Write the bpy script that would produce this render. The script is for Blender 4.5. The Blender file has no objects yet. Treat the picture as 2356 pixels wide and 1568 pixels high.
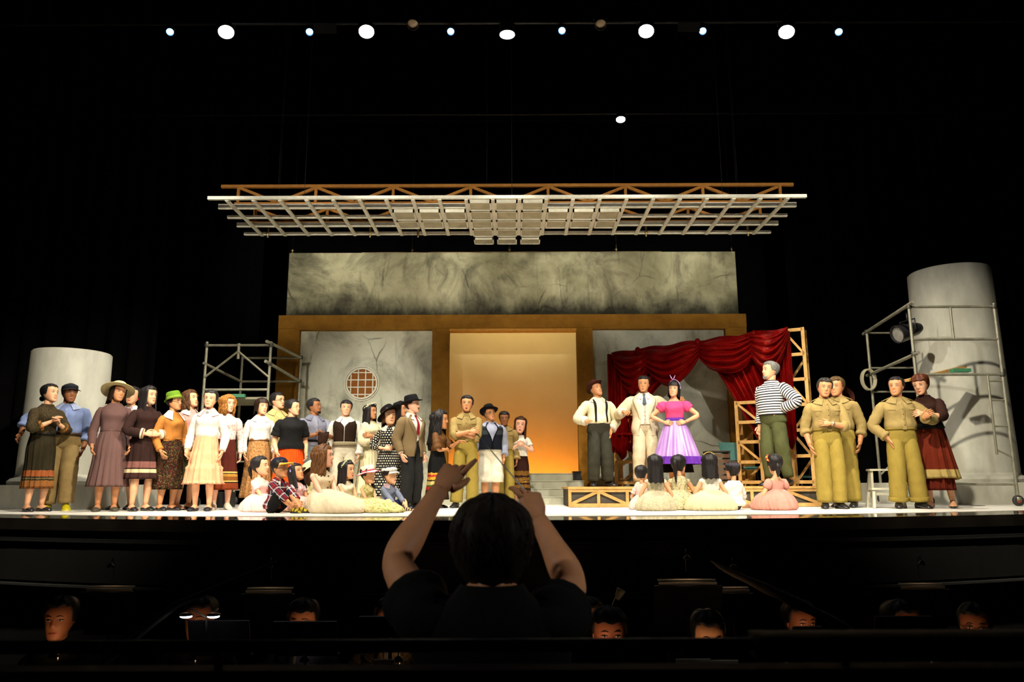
import bpy, math, random
from math import sin, cos, pi, radians as R_, sqrt
from mathutils import Vector as V, Matrix, noise as mnoise

# ---------------------------------------------------------------- camera
scene = bpy.context.scene
COL = scene.collection
FPX = 1740.0
CAM = V((0.0, 0.0, 0.32))
cam_d = bpy.data.cameras.new('camera'); cam = bpy.data.objects.new('camera', cam_d); COL.objects.link(cam)
cam_d.sensor_width = 36.0; cam_d.lens = FPX / 2356.0 * 36.0; cam_d.clip_start = 0.05; cam_d.clip_end = 80
cam_d.dof.use_dof = True; cam_d.dof.focus_distance = 10.6; cam_d.dof.aperture_fstop = 4.5
CROT = Matrix.Rotation(R_(90 + 10.75), 3, 'X') @ Matrix.Rotation(R_(-0.2), 3, 'Z')
cam.matrix_world = Matrix.Translation(CAM) @ CROT.to_4x4()
scene.camera = cam

def P(px, py, Y):
    """world point seen at photo pixel (px, py) at stage depth Y"""
    d = CROT @ V(((px - 1178) / FPX, (784 - py) / FPX, -1.0))
    return CAM + d * (Y / d.y)

# ---------------------------------------------------------------- world, exposure
w = bpy.data.worlds.new('world'); scene.world = w; w.use_nodes = True
w.node_tree.nodes['Background'].inputs[0].default_value = (0.9, 0.85, 0.8, 1)
w.node_tree.nodes['Background'].inputs[1].default_value = 0.0015
vs = scene.view_settings
vs.view_transform = 'Standard'; vs.look = 'None'; vs.gamma = 1.0; vs.use_curve_mapping = False
vs.exposure = 0.0

# ---------------------------------------------------------------- stage lighting (spots of the house rig)
def spot(name, loc, tgt, energy, ang, col=(1, .86, .66), blend=.5, size=.15):
    l = bpy.data.lights.new(name, 'SPOT'); l.energy = energy; l.spot_size = R_(ang); l.spot_blend = blend
    l.color = col; l.shadow_soft_size = size
    o = bpy.data.objects.new(name, l); COL.objects.link(o); o.location = loc
    o.rotation_euler = (V(tgt) - V(loc)).to_track_quat('-Z', 'Y').to_euler()
    return o
WARM = (1, .89, .71); NEUT = (1, .94, .84)
# front-of-house bridge high above the stalls
for x, tx, e in ((1.5, -6.1, 8600), (-1.6, -2.6, 4500), (-.6, .4, 4400), (1.2, 2.6, 4500), (-1.2, 6.1, 8600)):
    spot('house_spot', (x, 2.2, 9.2), (tx, 10.3, .7), e, 29 if abs(tx) < 5 else 33, WARM, .7)
spot('house_spot', (-6.5, 2.6, 7.5), (-3.2, 10.4, .9), 3800, 27, NEUT, .8)
spot('house_spot', (6.5, 2.6, 7.5), (3.2, 10.6, .9), 3400, 27, NEUT, .8)
# conductor's specials from the boxes
spot('conductor_spot', (-5.2, .2, 3.4), (-.12, 2.3, .10), 480, 9, NEUT, .8)
spot('conductor_spot', (5.2, .2, 3.4), (.12, 2.3, .10), 480, 9, NEUT, .8)
# balcony-front lanterns, level with the canopy, focused on fascia and canopy
for i in range(5):
    spot('balcony_spot', (-4.0 + 2*i, -10.0, 3.9), (-4.2 + 2.1*i, 13.3, 4.35), 10500, 9.5, (1, .93, .78), .9)
# unseen extra lanterns added to brighten the two marbled panels
for x, tx, e in ((-3.5, -2.75, 11000), (-2.4, -1.9, 5600), (3.5, 2.75, 6500)):
    spot('balcony_spot', (x, -10.0, 4.2), (tx, 13.4, 1.95), e, 6.5, NEUT, .9)
# side booms crossing the stage on to the columns
spot('boom_spot', (-7.5, 2.8, 6.2), (7.5, 12.4, 1.7), 3800, 18, NEUT, .7)
spot('boom_spot', (7.5, 2.8, 5.2), (-6.6, 11.5, .9), 4200, 14.5, NEUT, .7)

# ---------------------------------------------------------------- materials
def lin(h):
    if not isinstance(h, str): return tuple(h) + ((1,) if len(h) == 3 else ())
    h = h.lstrip('#'); v = [int(h[i:i+2], 16) / 255 for i in (0, 2, 4)]
    return tuple(x / 12.92 if x <= .04045 else ((x + .055) / 1.055) ** 2.4 for x in v) + (1,)
class NT:
    def __init__(s, name, rough=.8, spec=.3, metal=0):
        s.m = bpy.data.materials.new(name); s.m.use_nodes = True; s.t = s.m.node_tree
        s.b = s.t.nodes['Principled BSDF']
        s.b.inputs['Roughness'].default_value = rough; s.b.inputs['Specular IOR Level'].default_value = spec
        s.b.inputs['Metallic'].default_value = metal
    def n(s, typ, ins={}, **kw):
        nd = s.t.nodes.new('ShaderNode' + typ)
        for k, v in kw.items(): setattr(nd, k, v)
        for k, v in ins.items(): s.put(nd.inputs[k], v)
        return nd
    def put(s, sock, v):
        if hasattr(v, 'is_linked') or hasattr(v, 'links'): s.t.links.new(v, sock)
        else: sock.default_value = v
    def coord(s, kind='Object'): return s.n('TexCoord').outputs[kind]
    def map(s, vec, sc): return s.n('Mapping', {'Vector': vec, 'Scale': sc}).outputs[0]
    def noise(s, vec, scale, detail=3, rough=.55, dist=0):
        return s.n('TexNoise', {'Vector': vec, 'Scale': scale, 'Detail': detail, 'Roughness': rough, 'Distortion': dist}).outputs[0]
    def math(s, op, a, b=0.0, c=None, clamp=False):
        nd = s.n('Math', operation=op, use_clamp=clamp); s.put(nd.inputs[0], a); s.put(nd.inputs[1], b)
        if c is not None: s.put(nd.inputs[2], c)
        return nd.outputs[0]
    def ramp(s, fac, pts, const=False):
        nd = s.n('ValToRGB'); r = nd.color_ramp; r.interpolation = 'CONSTANT' if const else 'LINEAR'
        while len(r.elements) < len(pts): r.elements.new(.5)
        for e, (p, c) in zip(r.elements, pts): e.position = p; e.color = lin(c)
        s.put(nd.inputs[0], fac); return nd.outputs[0]
    def mix(s, f, a, b, typ='MIX'):
        nd = s.n('Mix', data_type='RGBA', blend_type=typ)
        s.put(nd.inputs[0], f); s.put(nd.inputs[6], a); s.put(nd.inputs[7], b); return nd.outputs[2]
    def base(s, c): s.put(s.b.inputs['Base Color'], c); return s
    def bump(s, h, st=.3, d=.01):
        s.put(s.b.inputs['Normal'], s.n('Bump', {'Height': h, 'Strength': st, 'Distance': d}).outputs[0]); return s
    def xyz(s, vec): return s.n('SeparateXYZ', {'Vector': vec}).outputs
_mc = {}
def cached(f):
    def g(*a, **k):
        key = (f.__name__, str(a), str(k))
        if key not in _mc: _mc[key] = f(*a, **k)
        return _mc[key]
    return g
def scl(c, k): c = lin(c); return (c[0] * k, c[1] * k, c[2] * k, 1)
@cached
def fabric(name, col, var=.16, rough=.9, scale=9, sheen=0, spec=.15):
    t = NT(name, rough, spec); o = t.coord()
    t.base(t.ramp(t.noise(o, scale, 4), [(.3, scl(col, 1 - var)), (.7, scl(col, 1 + var))]))
    t.bump(t.noise(t.map(o, (1, 1, .45)), 8, 3, .55, .6), .5, .03)
    if sheen: t.b.inputs['Sheen Weight'].default_value = sheen
    return t.m
@cached
def plain(name, col, rough=.5, spec=.4, metal=0, var=.1, scale=14):
    t = NT(name, rough, spec, metal)
    t.base(t.ramp(t.noise(t.coord(), scale, 3), [(.3, scl(col, 1 - var)), (.7, scl(col, 1 + var))])); return t.m
@cached
def glow(name, col, st):
    t = NT(name); t.b.inputs['Base Color'].default_value = lin(col); t.b.inputs['Emission Color'].default_value = lin(col)
    t.b.inputs['Emission Strength'].default_value = st; return t.m
@cached
def skinm(name, col):
    t = NT(name, .55, .35); o = t.coord()
    t.base(t.ramp(t.noise(o, 18, 3), [(.3, scl(col, .9)), (.7, scl(col, 1.08))]))
    t.b.inputs['Subsurface Weight'].default_value = 0.0
    return t.m
@cached
def hairm(name, col, rough=.5):
    t = NT(name, rough, .2); o = t.coord()
    n = t.noise(t.map(o, (60, 60, 4)), 1.0, 3)
    t.base(t.ramp(n, [(.3, scl(col, .6)), (.7, scl(col, 1.5))])); t.bump(n, .5, .006); return t.m
@cached
def floral(name, base, cols, scale=22, cover=.5):
    t = NT(name, .9, .15); u = t.coord('UV')
    v = t.n('TexVoronoi', {'Vector': u, 'Scale': scale, 'Randomness': 1.0})
    pick = t.xyz(v.outputs['Color'])[0]
    pc = t.ramp(pick, [(i / len(cols), c) for i, c in enumerate(cols)], True)
    msk = t.math('LESS_THAN', v.outputs['Distance'], cover)
    t.base(t.mix(msk, lin(base), pc)); t.bump(t.noise(t.coord(), 20, 2), .3, .01); return t.m
@cached
def dots(name, base, dot, period=.03, r=.28):
    t = NT(name, .85, .2); u = t.xyz(t.coord('UV'))
    row = t.math('FLOOR', t.math('DIVIDE', u[1], period))
    sh = t.math('MULTIPLY', t.math('MODULO', row, 2.0), .5)
    a = t.math('SUBTRACT', t.math('FRACT', t.math('ADD', t.math('DIVIDE', u[0], period), sh)), .5)
    b = t.math('SUBTRACT', t.math('FRACT', t.math('DIVIDE', u[1], period)), .5)
    d = t.math('SQRT', t.math('ADD', t.math('MULTIPLY', a, a), t.math('MULTIPLY', b, b)))
    t.base(t.mix(t.math('LESS_THAN', d, r), lin(base), lin(dot))); return t.m
@cached
def stripes(name, c1, c2, period=.03, duty=.5, ax=1):
    t = NT(name, .85, .2); u = t.xyz(t.coord('UV'))
    f = t.math('FRACT', t.math('DIVIDE', u[ax], period))
    t.base(t.mix(t.math('LESS_THAN', f, duty), lin(c1), lin(c2))); t.bump(t.noise(t.coord(), 20, 2), .3, .01); return t.m
@cached
def plaid(name, base, a, b, c, period=.075):
    t = NT(name, .9, .15); u = t.xyz(t.coord('UV')); col = lin(base)
    for ax, ofs, wd, cc, f in ((0, 0, .34, a, .6), (1, 0, .34, a, .6), (0, .55, .12, b, .75), (1, .55, .12, b, .75), (0, .8, .06, c, .8), (1, .8, .06, c, .8)):
        fr = t.math('FRACT', t.math('ADD', t.math('DIVIDE', u[ax], period), ofs))
        col = t.mix(t.math('MULTIPLY', t.math('LESS_THAN', fr, wd), f), col, lin(cc))
    t.base(col); return t.m
@cached
def bands(name, pts, top=1.0, noisy=0):
    """fabric in horizontal bands; pts = (height above the feet in m, colour)"""
    t = NT(name, .9, .15); o = t.coord(); z = t.xyz(o)[2]
    if noisy: z = t.math('ADD', z, t.math('MULTIPLY', t.math('SUBTRACT', t.noise(o, 40, 2), .5), noisy))
    t.base(t.mix(.25, t.ramp(t.math('DIVIDE', z, top), [(p / top, c) for p, c in pts], True),
                 t.ramp(t.noise(o, 12, 3), [(.3, '#555555'), (.7, '#ffffff')]), 'MULTIPLY'))
    t.bump(t.noise(t.map(o, (1, 1, .25)), 22, 2), .3, .012); return t.m
@cached
def weave(name, c1, c2, scale=90, spec=.15):
    t = NT(name, .9, spec); u = t.coord('UV')
    t.base(t.ramp(t.noise(u, scale, 2, .7), [(.35, c1), (.65, c2)])); return t.m
@cached
def check(name, c1, c2, period=.02):
    t = NT(name, .9, .15)
    k = t.n('TexChecker', {'Vector': t.coord('UV'), 'Scale': 1 / period, 'Color1': lin(c1), 'Color2': lin(c2)})
    t.base(k.outputs[0]); return t.m

# ---------------------------------------------------------------- mesh builder
class MB:
    def __init__(s): s.v = []; s.f = []; s.uv = []; s.mi = []
    def face(s, idx, uv=None, mi=0):
        s.f.append(tuple(idx)); s.mi.append(mi); s.uv.extend(uv if uv else [(0, 0)] * len(idx))
    def poly(s, pts, mi=0):
        b = len(s.v); s.v.extend(tuple(p) for p in pts); s.face(range(b, b + len(pts)), None, mi)
    def grid(s, rows, closed=True, cap0=False, cap1=False, mi=0, uvs=1.0):
        b = len(s.v); m = len(rows); n = len(rows[0])
        for r in rows: s.v.extend((p[0], p[1], p[2]) for p in r)
        mid = rows[m // 2]; us = [0.0]
        for j in range(1, n + 1):
            p, q = mid[j - 1], mid[j % n]
            us.append(us[-1] + sqrt((p[0]-q[0])**2 + (p[1]-q[1])**2 + (p[2]-q[2])**2) * uvs)
        vsn = [0.0]
        for i in range(1, m):
            k = 0.0
            for j in (0, n // 2):
                p, q = rows[i-1][j], rows[i][j]
                k += sqrt((p[0]-q[0])**2 + (p[1]-q[1])**2 + (p[2]-q[2])**2)
            vsn.append(vsn[-1] + k * .5 * uvs)
        nn = n if closed else n - 1
        for i in range(m - 1):
            for j in range(nn):
                j2 = (j + 1) % n
                s.f.append((b + i*n + j, b + i*n + j2, b + (i+1)*n + j2, b + (i+1)*n + j)); s.mi.append(mi)
                s.uv.extend(((us[j], vsn[i]), (us[j+1], vsn[i]), (us[j+1], vsn[i+1]), (us[j], vsn[i+1])))
        if cap0: s.face([b + j for j in range(n - 1, -1, -1)], None, mi)
        if cap1: s.face([b + (m-1)*n + j for j in range(n)], None, mi)
        return s
    def tube(s, path, rad, n=8, caps=True, mi=0, flat=None, ref=None):
        """round tube through path; rad = number or list; flat = (dir, ratio) squashes along dir"""
        pts = [V(p) for p in path]; m = len(pts)
        rad = [rad] * m if isinstance(rad, (int, float)) else rad
        rows = []; x = None
        for i, p in enumerate(pts):
            d = (pts[min(i+1, m-1)] - pts[max(i-1, 0)])
            if d.length < 1e-9: d = V((0, 0, 1))
            d.normalize()
            if x is None:
                r0 = V(ref) if ref else (V((0, 0, 1)) if abs(d.z) < .8 else V((0, 1, 0)))
                x = r0 - d * r0.dot(d); x.normalize()
            else:
                x = x - d * x.dot(d); x.normalize()
            y = d.cross(x); r = rad[i]
            rx, ry = (r if isinstance(r, tuple) else (r, r))
            rows.append([p + x * (rx * cos(2*pi*j/n)) + y * (ry * sin(2*pi*j/n)) for j in range(n)])
        return s.grid(rows, True, caps, caps, mi)
    def ball(s, c, r, n=8, m=6, mi=0, mat=None):
        rx, ry, rz = (r, r, r) if isinstance(r, (int, float)) else r
        rows = []
        for i in range(m + 1):
            a = pi * i / m; rr = max(sin(a), 1e-3)
            row = [V((rx*rr*cos(2*pi*j/n), ry*rr*sin(2*pi*j/n), -rz*cos(a))) for j in range(n)]
            rows.append([V(c) + (mat @ p if mat else p) for p in row])
        return s.grid(rows, True, True, True, mi)
    def box(s, c, sz, mi=0, mat=None, bev=0):
        c = V(c); hx, hy, hz = sz[0]/2, sz[1]/2, sz[2]/2; b = len(s.v)
        for z in (-hz, hz):
            for x, y in ((-hx, -hy), (hx, -hy), (hx, hy), (-hx, hy)):
                p = V((x, y, z)); s.v.append(tuple(c + (mat @ p if mat else p)))
        for f in ((3, 2, 1, 0), (4, 5, 6, 7), (0, 1, 5, 4), (1, 2, 6, 5), (2, 3, 7, 6), (3, 0, 4, 7)):
            w_, h_ = (1, 1); s.face([b + i for i in f], [(0, 0), (sz[0], 0), (sz[0], sz[2]), (0, sz[2])], mi)
        return s
    def bar(s, a, b, w, h, up=(0, 0, 1), mi=0):
        """rectangular bar from a to b, w across, h along up"""
        a, b = V(a), V(b); d = (b - a); L = d.length; d.normalize(); u = V(up); u = u - d * u.dot(d)
        if u.length < 1e-6: u = V((0, 1, 0)) - d * d.y
        u.normalize(); x = d.cross(u)
        M3 = Matrix((x, d, u)).transposed()
        return s.box((a + b) / 2, (w, L, h), mi, M3)
    def lathe(s, prof, n=20, c=(0, 0, 0), mi=0, cap0=False, cap1=False, mat=None):
        rows = []
        for r, z in prof:
            row = [V((r*cos(2*pi*j/n), r*sin(2*pi*j/n), z)) for j in range(n)]
            rows.append([V(c) + (mat @ p if mat else p) for p in row])
        return s.grid(rows, True, cap0, cap1, mi)
    def build(s, name, mats, parent=None, smooth=True, sharp=None):
        me = bpy.data.meshes.new(name); me.from_pydata(s.v, [], s.f)
        if not isinstance(mats, (list, tuple)): mats = [mats]
        for m in mats: me.materials.append(m)
        me.polygons.foreach_set('material_index', s.mi)
        ul = me.uv_layers.new(name='UVMap'); flat = [x for u in s.uv for x in u]; ul.data.foreach_set('uv', flat)
        me.polygons.foreach_set('use_smooth', [smooth] * len(s.f))
        if sharp: me.set_sharp_from_angle(angle=R_(sharp))
        o = bpy.data.objects.new(name, me); COL.objects.link(o)
        if parent: o.parent = parent
        return o
def tag(o, label=None, cat=None, group=None, kind=None):
    if label: o['label'] = label
    if cat: o['category'] = cat
    if group: o['group'] = group
    if kind: o['kind'] = kind
    return o
def empty(name, loc=(0, 0, 0), rz=0, **kw):
    o = bpy.data.objects.new(name, None); COL.objects.link(o); o.location = loc; o.rotation_euler = (0, 0, rz)
    o.empty_display_size = .1
    return tag(o, **kw)
def share(o, loc=None, rot=None, parent=None):
    c = o.copy(); COL.objects.link(c)
    if loc is not None: c.location = loc
    if rot is not None: c.rotation_euler = rot
    if parent is not None: c.parent = parent
    return c
def lerp(a, b, t): return a + (b - a) * t
def interp(tab, x):
    """smooth table lookup: rows (x, a, b, ...)"""
    if x <= tab[0][0]: return tab[0][1:]
    for i in range(len(tab) - 1):
        if x <= tab[i+1][0]:
            x0, x1 = tab[i][0], tab[i+1][0]; t = (x - x0) / (x1 - x0); out = []; h = x1 - x0
            for k in range(1, len(tab[0])):
                p0 = tab[max(i-1, 0)]; p3 = tab[min(i+2, len(tab)-1)]
                m0 = (tab[i+1][k] - p0[k]) / max(tab[i+1][0] - p0[0], 1e-6) * h
                m1 = (p3[k] - tab[i][k]) / max(p3[0] - tab[i][0], 1e-6) * h
                t2 = t*t; t3 = t2*t
                out.append((2*t3-3*t2+1)*tab[i][k] + (t3-2*t2+t)*m0 + (-2*t3+3*t2)*tab[i+1][k] + (t3-t2)*m1)
            return tuple(out)
    return tab[-1][1:]
# ================================================================ THE SETTING
black = plain('black_drape', (.002, .002, .0022), .95, .03)
blackgloss = NT('polished_black_floor', .045, .5); blackgloss.base(blackgloss.ramp(blackgloss.noise(blackgloss.coord(), 3, 3), [(.3, (.012, .010, .008)), (.7, (.02, .016, .012))])); blackgloss = blackgloss.m
vin = NT('white_vinyl', .38, .4); vin.base(vin.ramp(vin.noise(vin.coord(), 2.5, 4), [(.3, '#d8d4c8'), (.7, '#efece2')])); vin = vin.m
def edgeY(x): return 7.2 + .034 * x * x
def slab(name, y0, y1, z0, z1, mat, n=40, half=10.5):
    mb = MB(); xs = [-half + 2*half*i/n for i in range(n+1)]
    f0 = y0 if callable(y0) else (lambda x: y0); f1 = y1 if callable(y1) else (lambda x: y1)
    rows = [[(x, f0(x), z0) for x in xs], [(x, f0(x), z1) for x in xs], [(x, f1(x), z1) for x in xs], [(x, f1(x), z0) for x in xs], [(x, f0(x), z0) for x in xs]]
    mb.grid(rows, False); o = mb.build(name, mat, None, False); return tag(o, kind='structure')
slab('floor_stage', edgeY, 16.4, -.12, -.004, blackgloss)
slab('floor_vinyl', lambda x: edgeY(x) + .8, 13.45, -.004, 0, vin)
def struct_box(name, c, sz, m):
    return tag(MB().box(c, sz).build(name, m, None, False), kind='structure')
struct_box('wall_back', (0, 16.6, 4), (23, .3, 16), black)
struct_box('wall_left', (-11.2, 9, 4), (.3, 15.6, 16), black)
struct_box('wall_right', (11.2, 9, 4), (.3, 15.6, 16), black)
struct_box('ceiling', (0, 9, 12.1), (23, 15.6, .3), black)
# black wing drapes hung in folds
def drape(name, x0, x1, Y, z0, z1, seed):
    rnd = random.Random(seed); mb = MB(); n = 90; rows = []
    for i in range(3):
        z = lerp(z0, z1, i / 2); rows.append([(lerp(x0, x1, j/n), Y + .06*sin(j*.9 + seed) + .02*sin(j*2.3), z) for j in range(n+1)])
    mb.grid(rows, False); return mb.build(name, black)
for i, (x0, x1, Y, lab) in enumerate(((-11, -6.2, 13.0, 'black wing drape hanging behind the short left column'), (7.9, 11, 13.9, 'black wing drape hanging behind the tall right column'),
        (-11, -5.0, 14.6, 'black wing drape hanging behind the left scaffold'), (5.6, 11, 14.9, 'black wing drape hanging right of the marble wall'))):
    tag(drape('wing_drape', x0, x1, Y, .0, 10.5, i), lab, 'drape')
b1 = MB(); b1.box((0, 9.55, 9.2), (20, .05, 3.9)); tag(b1.build('border_drape', black, None, False), 'black border drape hanging in front of the upper lamp row', 'drape')
b1 = MB(); b1.box((0, 13.3, 9.4), (20, .05, 4.62)); tag(b1.build('border_drape', black, None, False), 'black border drape hanging above the timber canopy', 'drape')

# ---- the orchestra pit
pitb = plain('pit_black', (.010, .010, .010), .6, .3)
pitg = plain('pit_panel', (.016, .016, .015), .5, .3)
struct_box('floor_pit', (0, 4.2, -1.95), (23, 9, .1), pitb)
def fascia(name, dy, z0, z1, mat):
    mb = MB(); n = 40; xs = [-10.5 + 21*i/n for i in range(n+1)]
    rows = [[(x, edgeY(x) + dy + .1, z0) for x in xs], [(x, edgeY(x) + dy, z0) for x in xs], [(x, edgeY(x) + dy, z1) for x in xs], [(x, edgeY(x) + dy + .1, z1) for x in xs]]
    mb.grid(rows, False); return tag(mb.build(name, mat, None, False), kind='structure')
fascia('wall_pit_back', .12, -1.9, -.12, pitb)
fascia('trim_1', .0, -.62, -.20, pitg)
led = plain('ledge_metal', (.05, .05, .045), .35, .5)
for i, (z0, z1, dy) in enumerate(((-.665, -.645, -.05), (-.71, -.685, -.03), (-.235, -.225, -.03))):
    fascia('trim_%d' % (i + 2), dy, z0, z1, led if i < 2 else pitg)
struct_box('wall_pit_front', (0, .98, -1.2), (23, .06, 2.15), pitb)

# ================================================================ SCENERY
def marble(name, seed, bottom=None, light='#b9b8a4', streak=1.0, tint='#8f8d78', dirt='#2b2823', amt='#dcdcdc'):
    t = NT(name, .85, .2); o = t.coord(); o = t.n('Mapping', {'Vector': o, 'Location': (seed * 3.7, 0, seed * 1.9)}).outputs[0]
    base = t.ramp(t.noise(o, 1.3, 6, .62, .4), [(.32, tint), (.62, light)])
    sm = t.noise(t.map(o, (1.0, 1, .55 if streak > 1 else 1)), 1.5 * streak, 8, .68, .6)
    base = t.mix(t.ramp(sm, [(.47, '#000000'), (.66, amt)]), base, lin(dirt))
    sm2 = t.noise(t.map(o, (3.2, 1, .7)), 1.2, 7, .7, 1.0)
    base = t.mix(t.ramp(sm2, [(.55, '#000000'), (.74, amt)]), base, lin(dirt))
    # long thin cracks, drawn by the edges of warped cells
    wv = t.mix(.16, o, t.n('TexNoise', {'Vector': o, 'Scale': 2.2, 'Detail': 5.0}).outputs[1])
    vd = t.n('TexVoronoi', {'Vector': wv, 'Scale': .8}, feature='DISTANCE_TO_EDGE').outputs[0]
    gate = t.ramp(t.noise(o, 1.1, 2), [(.50, '#000000'), (.60, '#ffffff')])
    crack = t.math('MULTIPLY', t.ramp(vd, [(.0, '#ffffff'), (.010, '#000000')]), gate)
    base = t.mix(t.math('MULTIPLY', crack, .8), base, lin('#3a362c'))
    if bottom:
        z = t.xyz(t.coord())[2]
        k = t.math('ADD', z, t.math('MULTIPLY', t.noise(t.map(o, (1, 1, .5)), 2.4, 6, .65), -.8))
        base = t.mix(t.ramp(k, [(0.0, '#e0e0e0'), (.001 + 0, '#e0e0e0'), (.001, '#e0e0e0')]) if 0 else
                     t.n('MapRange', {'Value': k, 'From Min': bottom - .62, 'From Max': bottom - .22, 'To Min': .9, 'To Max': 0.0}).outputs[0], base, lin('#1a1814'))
    t.base(base); t.bump(t.noise(o, 30, 4), .15, .01); return t.m
ochre = NT('ochre_paint', .8, .2); ochre.base(ochre.ramp(ochre.noise(ochre.coord(), 5, 6, .65), [(.3, '#7c5314'), (.7, '#96681e')])); ochre = ochre.m
YW = 13.5
def rect_px(x0, y0, x1, y1, Y):
    """world x/z extents of a picture rectangle standing at depth Y"""
    a, b = P((x0 + x1) / 2, y0, Y), P((x0 + x1) / 2, y1, Y)
    return P(x0, (y0 + y1) / 2, Y).x, P(x1, (y0 + y1) / 2, Y).x, b.z, a.z
ZTOP, ZHEAD, ZIN = P(1178, 579, YW).z, P(1178, 727, YW).z, P(1178, 757, YW).z
XL, XR = P(647, 727, YW).x, P(1711, 727, YW).x
x1, x2 = P(994, 900, YW).x, P(1033, 900, YW).x
x3, x4 = P(1328, 900, YW).x, P(1365, 900, YW).x
xi0, xi1 = XL + .34, XR - .34
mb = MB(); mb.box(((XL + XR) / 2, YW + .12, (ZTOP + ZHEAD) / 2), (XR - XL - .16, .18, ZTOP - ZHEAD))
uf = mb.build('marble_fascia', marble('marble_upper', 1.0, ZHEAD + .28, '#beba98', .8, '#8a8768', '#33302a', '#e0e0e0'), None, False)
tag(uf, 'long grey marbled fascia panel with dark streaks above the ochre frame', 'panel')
brass = plain('brass', '#c9b27a', .35, .5, .8)
steel = plain('steel', '#8f8c80', .4, .5, .7)
for px in (673, 948, 1172, 1418, 1684):
    t = P(px, 579, YW + .1); mb = MB()
    mb.lathe([(.012, 0), (.035, .01), (.014, .03), (.014, .06), (.03, .075), (.012, .09), (.008, .17)], 10, (t.x, YW + .1, ZTOP), cap1=True)
    e = mb.build('hanging_shackle', brass, uf)
    MB().tube([(t.x, YW + .1, ZTOP + .16), (t.x, YW + .1, 11.96)], .0028, 5).build('hanging_wire', plain('dark_wire', (.012, .012, .012), .6), uf)
# ochre portal frame
fr = empty('portal_frame', ((XL + XR) / 2, YW, 0), label='ochre painted portal frame holding two marbled panels and the central opening', cat='frame')
def fpart(name, x0, x1_, z0, z1, y0=YW - .12, y1=YW + .06, m=ochre, parent=fr):
    mb = MB(); mb.box(((x0 + x1_) / 2 - fr.location.x, (y0 + y1) / 2 - YW, (z0 + z1) / 2), (abs(x1_ - x0), y1 - y0, z1 - z0)); return mb.build(name, m, parent, False)
fpart('header', XL, XR, ZIN, ZHEAD, YW - .14)
for a, b in ((XL, xi0), (x1, x2), (x3, x4), (xi1, XR)): fpart('pillar', a, b, 0, ZIN)
for a, b in ((xi0, x1), (x4, xi1)):
    fpart('inner_moulding', a, b, ZIN - .03, ZIN, YW - .16, YW + .04)
    fpart('inner_moulding', a if a == xi0 else b - .05, a + .05 if a == xi0 else b, 0, ZIN - .03, YW - .14, YW + .04)
pl = fpart('marble_panel', xi0 + .05, x1, 0, ZIN - .03, YW - .03, YW + .03, marble('marble_left', 2.3, None, '#d0cfb8', .7, '#b5b39a', '#45453c', '#c8c8c8')); pl['label'] = 'pale marbled panel with cracks and a round lattice window'
pr = fpart('marble_panel', x4, xi1 - .05, 0, ZIN - .03, YW - .03, YW + .03, marble('marble_right', 4.1, None, '#bcbeae', .7, '#9c9e8e', '#403f36', '#c0c0c0')); pr['label'] = 'marbled panel half hidden by the red curtain'
MB().box((0, .02, ZIN - .02), (x3 - x2, .2, .05)).build('opening_lintel', plain('gold_edge', '#c58a2a', .6, .3), fr, False).location.x = (x2 + x3) / 2 - fr.location.x  # brighter gold paints the light on the opening's inner reveal
# round lattice window in the left panel
wc = P(833, 882, YW - .03); wr = .285
win = MB(); n = 40
cream = plain('cream_paint', '#d5d0ba', .7, .2); terra = plain('terracotta_board', '#8d5526', .85, .1)
wx, wz = wc.x - fr.location.x, wc.z
for rr0, rr1, dep in ((wr * .9, wr, .05), (wr * 1.04, wr * 1.1, .035)):
    rows = []
    for k in range(n + 1):
        a = 2*pi*k/n; rows.append([(wx + r*cos(a), -.03 - d, wz + r*sin(a)) for r, d in ((rr0, 0), (rr0, dep), (rr1, dep), (rr1, 0))])
    win.grid(rows, False)
fro = win.build('window_ring', cream, fr, True, 35)
mb = MB(); mb.poly([(wx + wr*.92*cos(2*pi*k/n), -.032, wz + wr*.92*sin(2*pi*k/n)) for k in range(n, 0, -1)]); mb.build('window_back', terra, fr, False)
for k in range(4):
    o_ = (k - 1.5) * wr * .46; L = sqrt((wr*.92)**2 - o_*o_)
    MB().box((wx + o_, -.045, wz), (.02, .022, 2*L)).build('lattice_bar', cream, fr, False)
    MB().box((wx, -.043, wz + o_), (2*L, .018, .02)).build('lattice_bar', cream, fr, False)
# glowing backdrop behind the opening
cyc = NT('backdrop_cloth', .95, .05); cyc.base(cyc.ramp(cyc.noise(cyc.coord(), 2, 3), [(.3, '#cbb98a'), (.7, '#d2c092')])); cyc = cyc.m
mb = MB(); rows = []
for i in range(9): rows.append([(lerp(-3.2, 3.2, j/24), 15.5 + .004*sin(j*1.7), lerp(-.003, 5.2, i/8)) for j in range(25)])
mb.grid(rows, False); tag(mb.build('backdrop', cyc), 'plain cream backdrop cloth glowing orange behind the central opening', 'backdrop')
def area(name, loc, tgt, e, sx, sy, col, parent=None):
    l = bpy.data.lights.new(name, 'AREA'); l.shape = 'RECTANGLE'; l.size = sx; l.size_y = sy; l.energy = e; l.color = col
    o = bpy.data.objects.new(name, l); COL.objects.link(o); o.location = loc
    o.rotation_euler = (V(tgt) - V(loc)).to_track_quat('-Z', 'Y').to_euler(); return o
cy = empty('cyclorama_batten', (0, 14.75, 0), label='low amber light batten on the floor behind the steps', cat='stage light')
MB().box((0, 0, .1), (3.0, .14, .16)).build('housing', plain('lamp_black', (.01, .01, .01), .5), cy, False)
for i in range(6):
    MB().box((-1.25 + .5*i, .075, .15), (.34, .012, .09), mat=None).build('lens', glow('amber_lens', (1, .33, .03), 4), cy, False)
area('cyclorama_amber', (0, 14.86, .22), (0, 15.5, .75), 42, 3.0, .1, (1, .30, .02))
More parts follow.
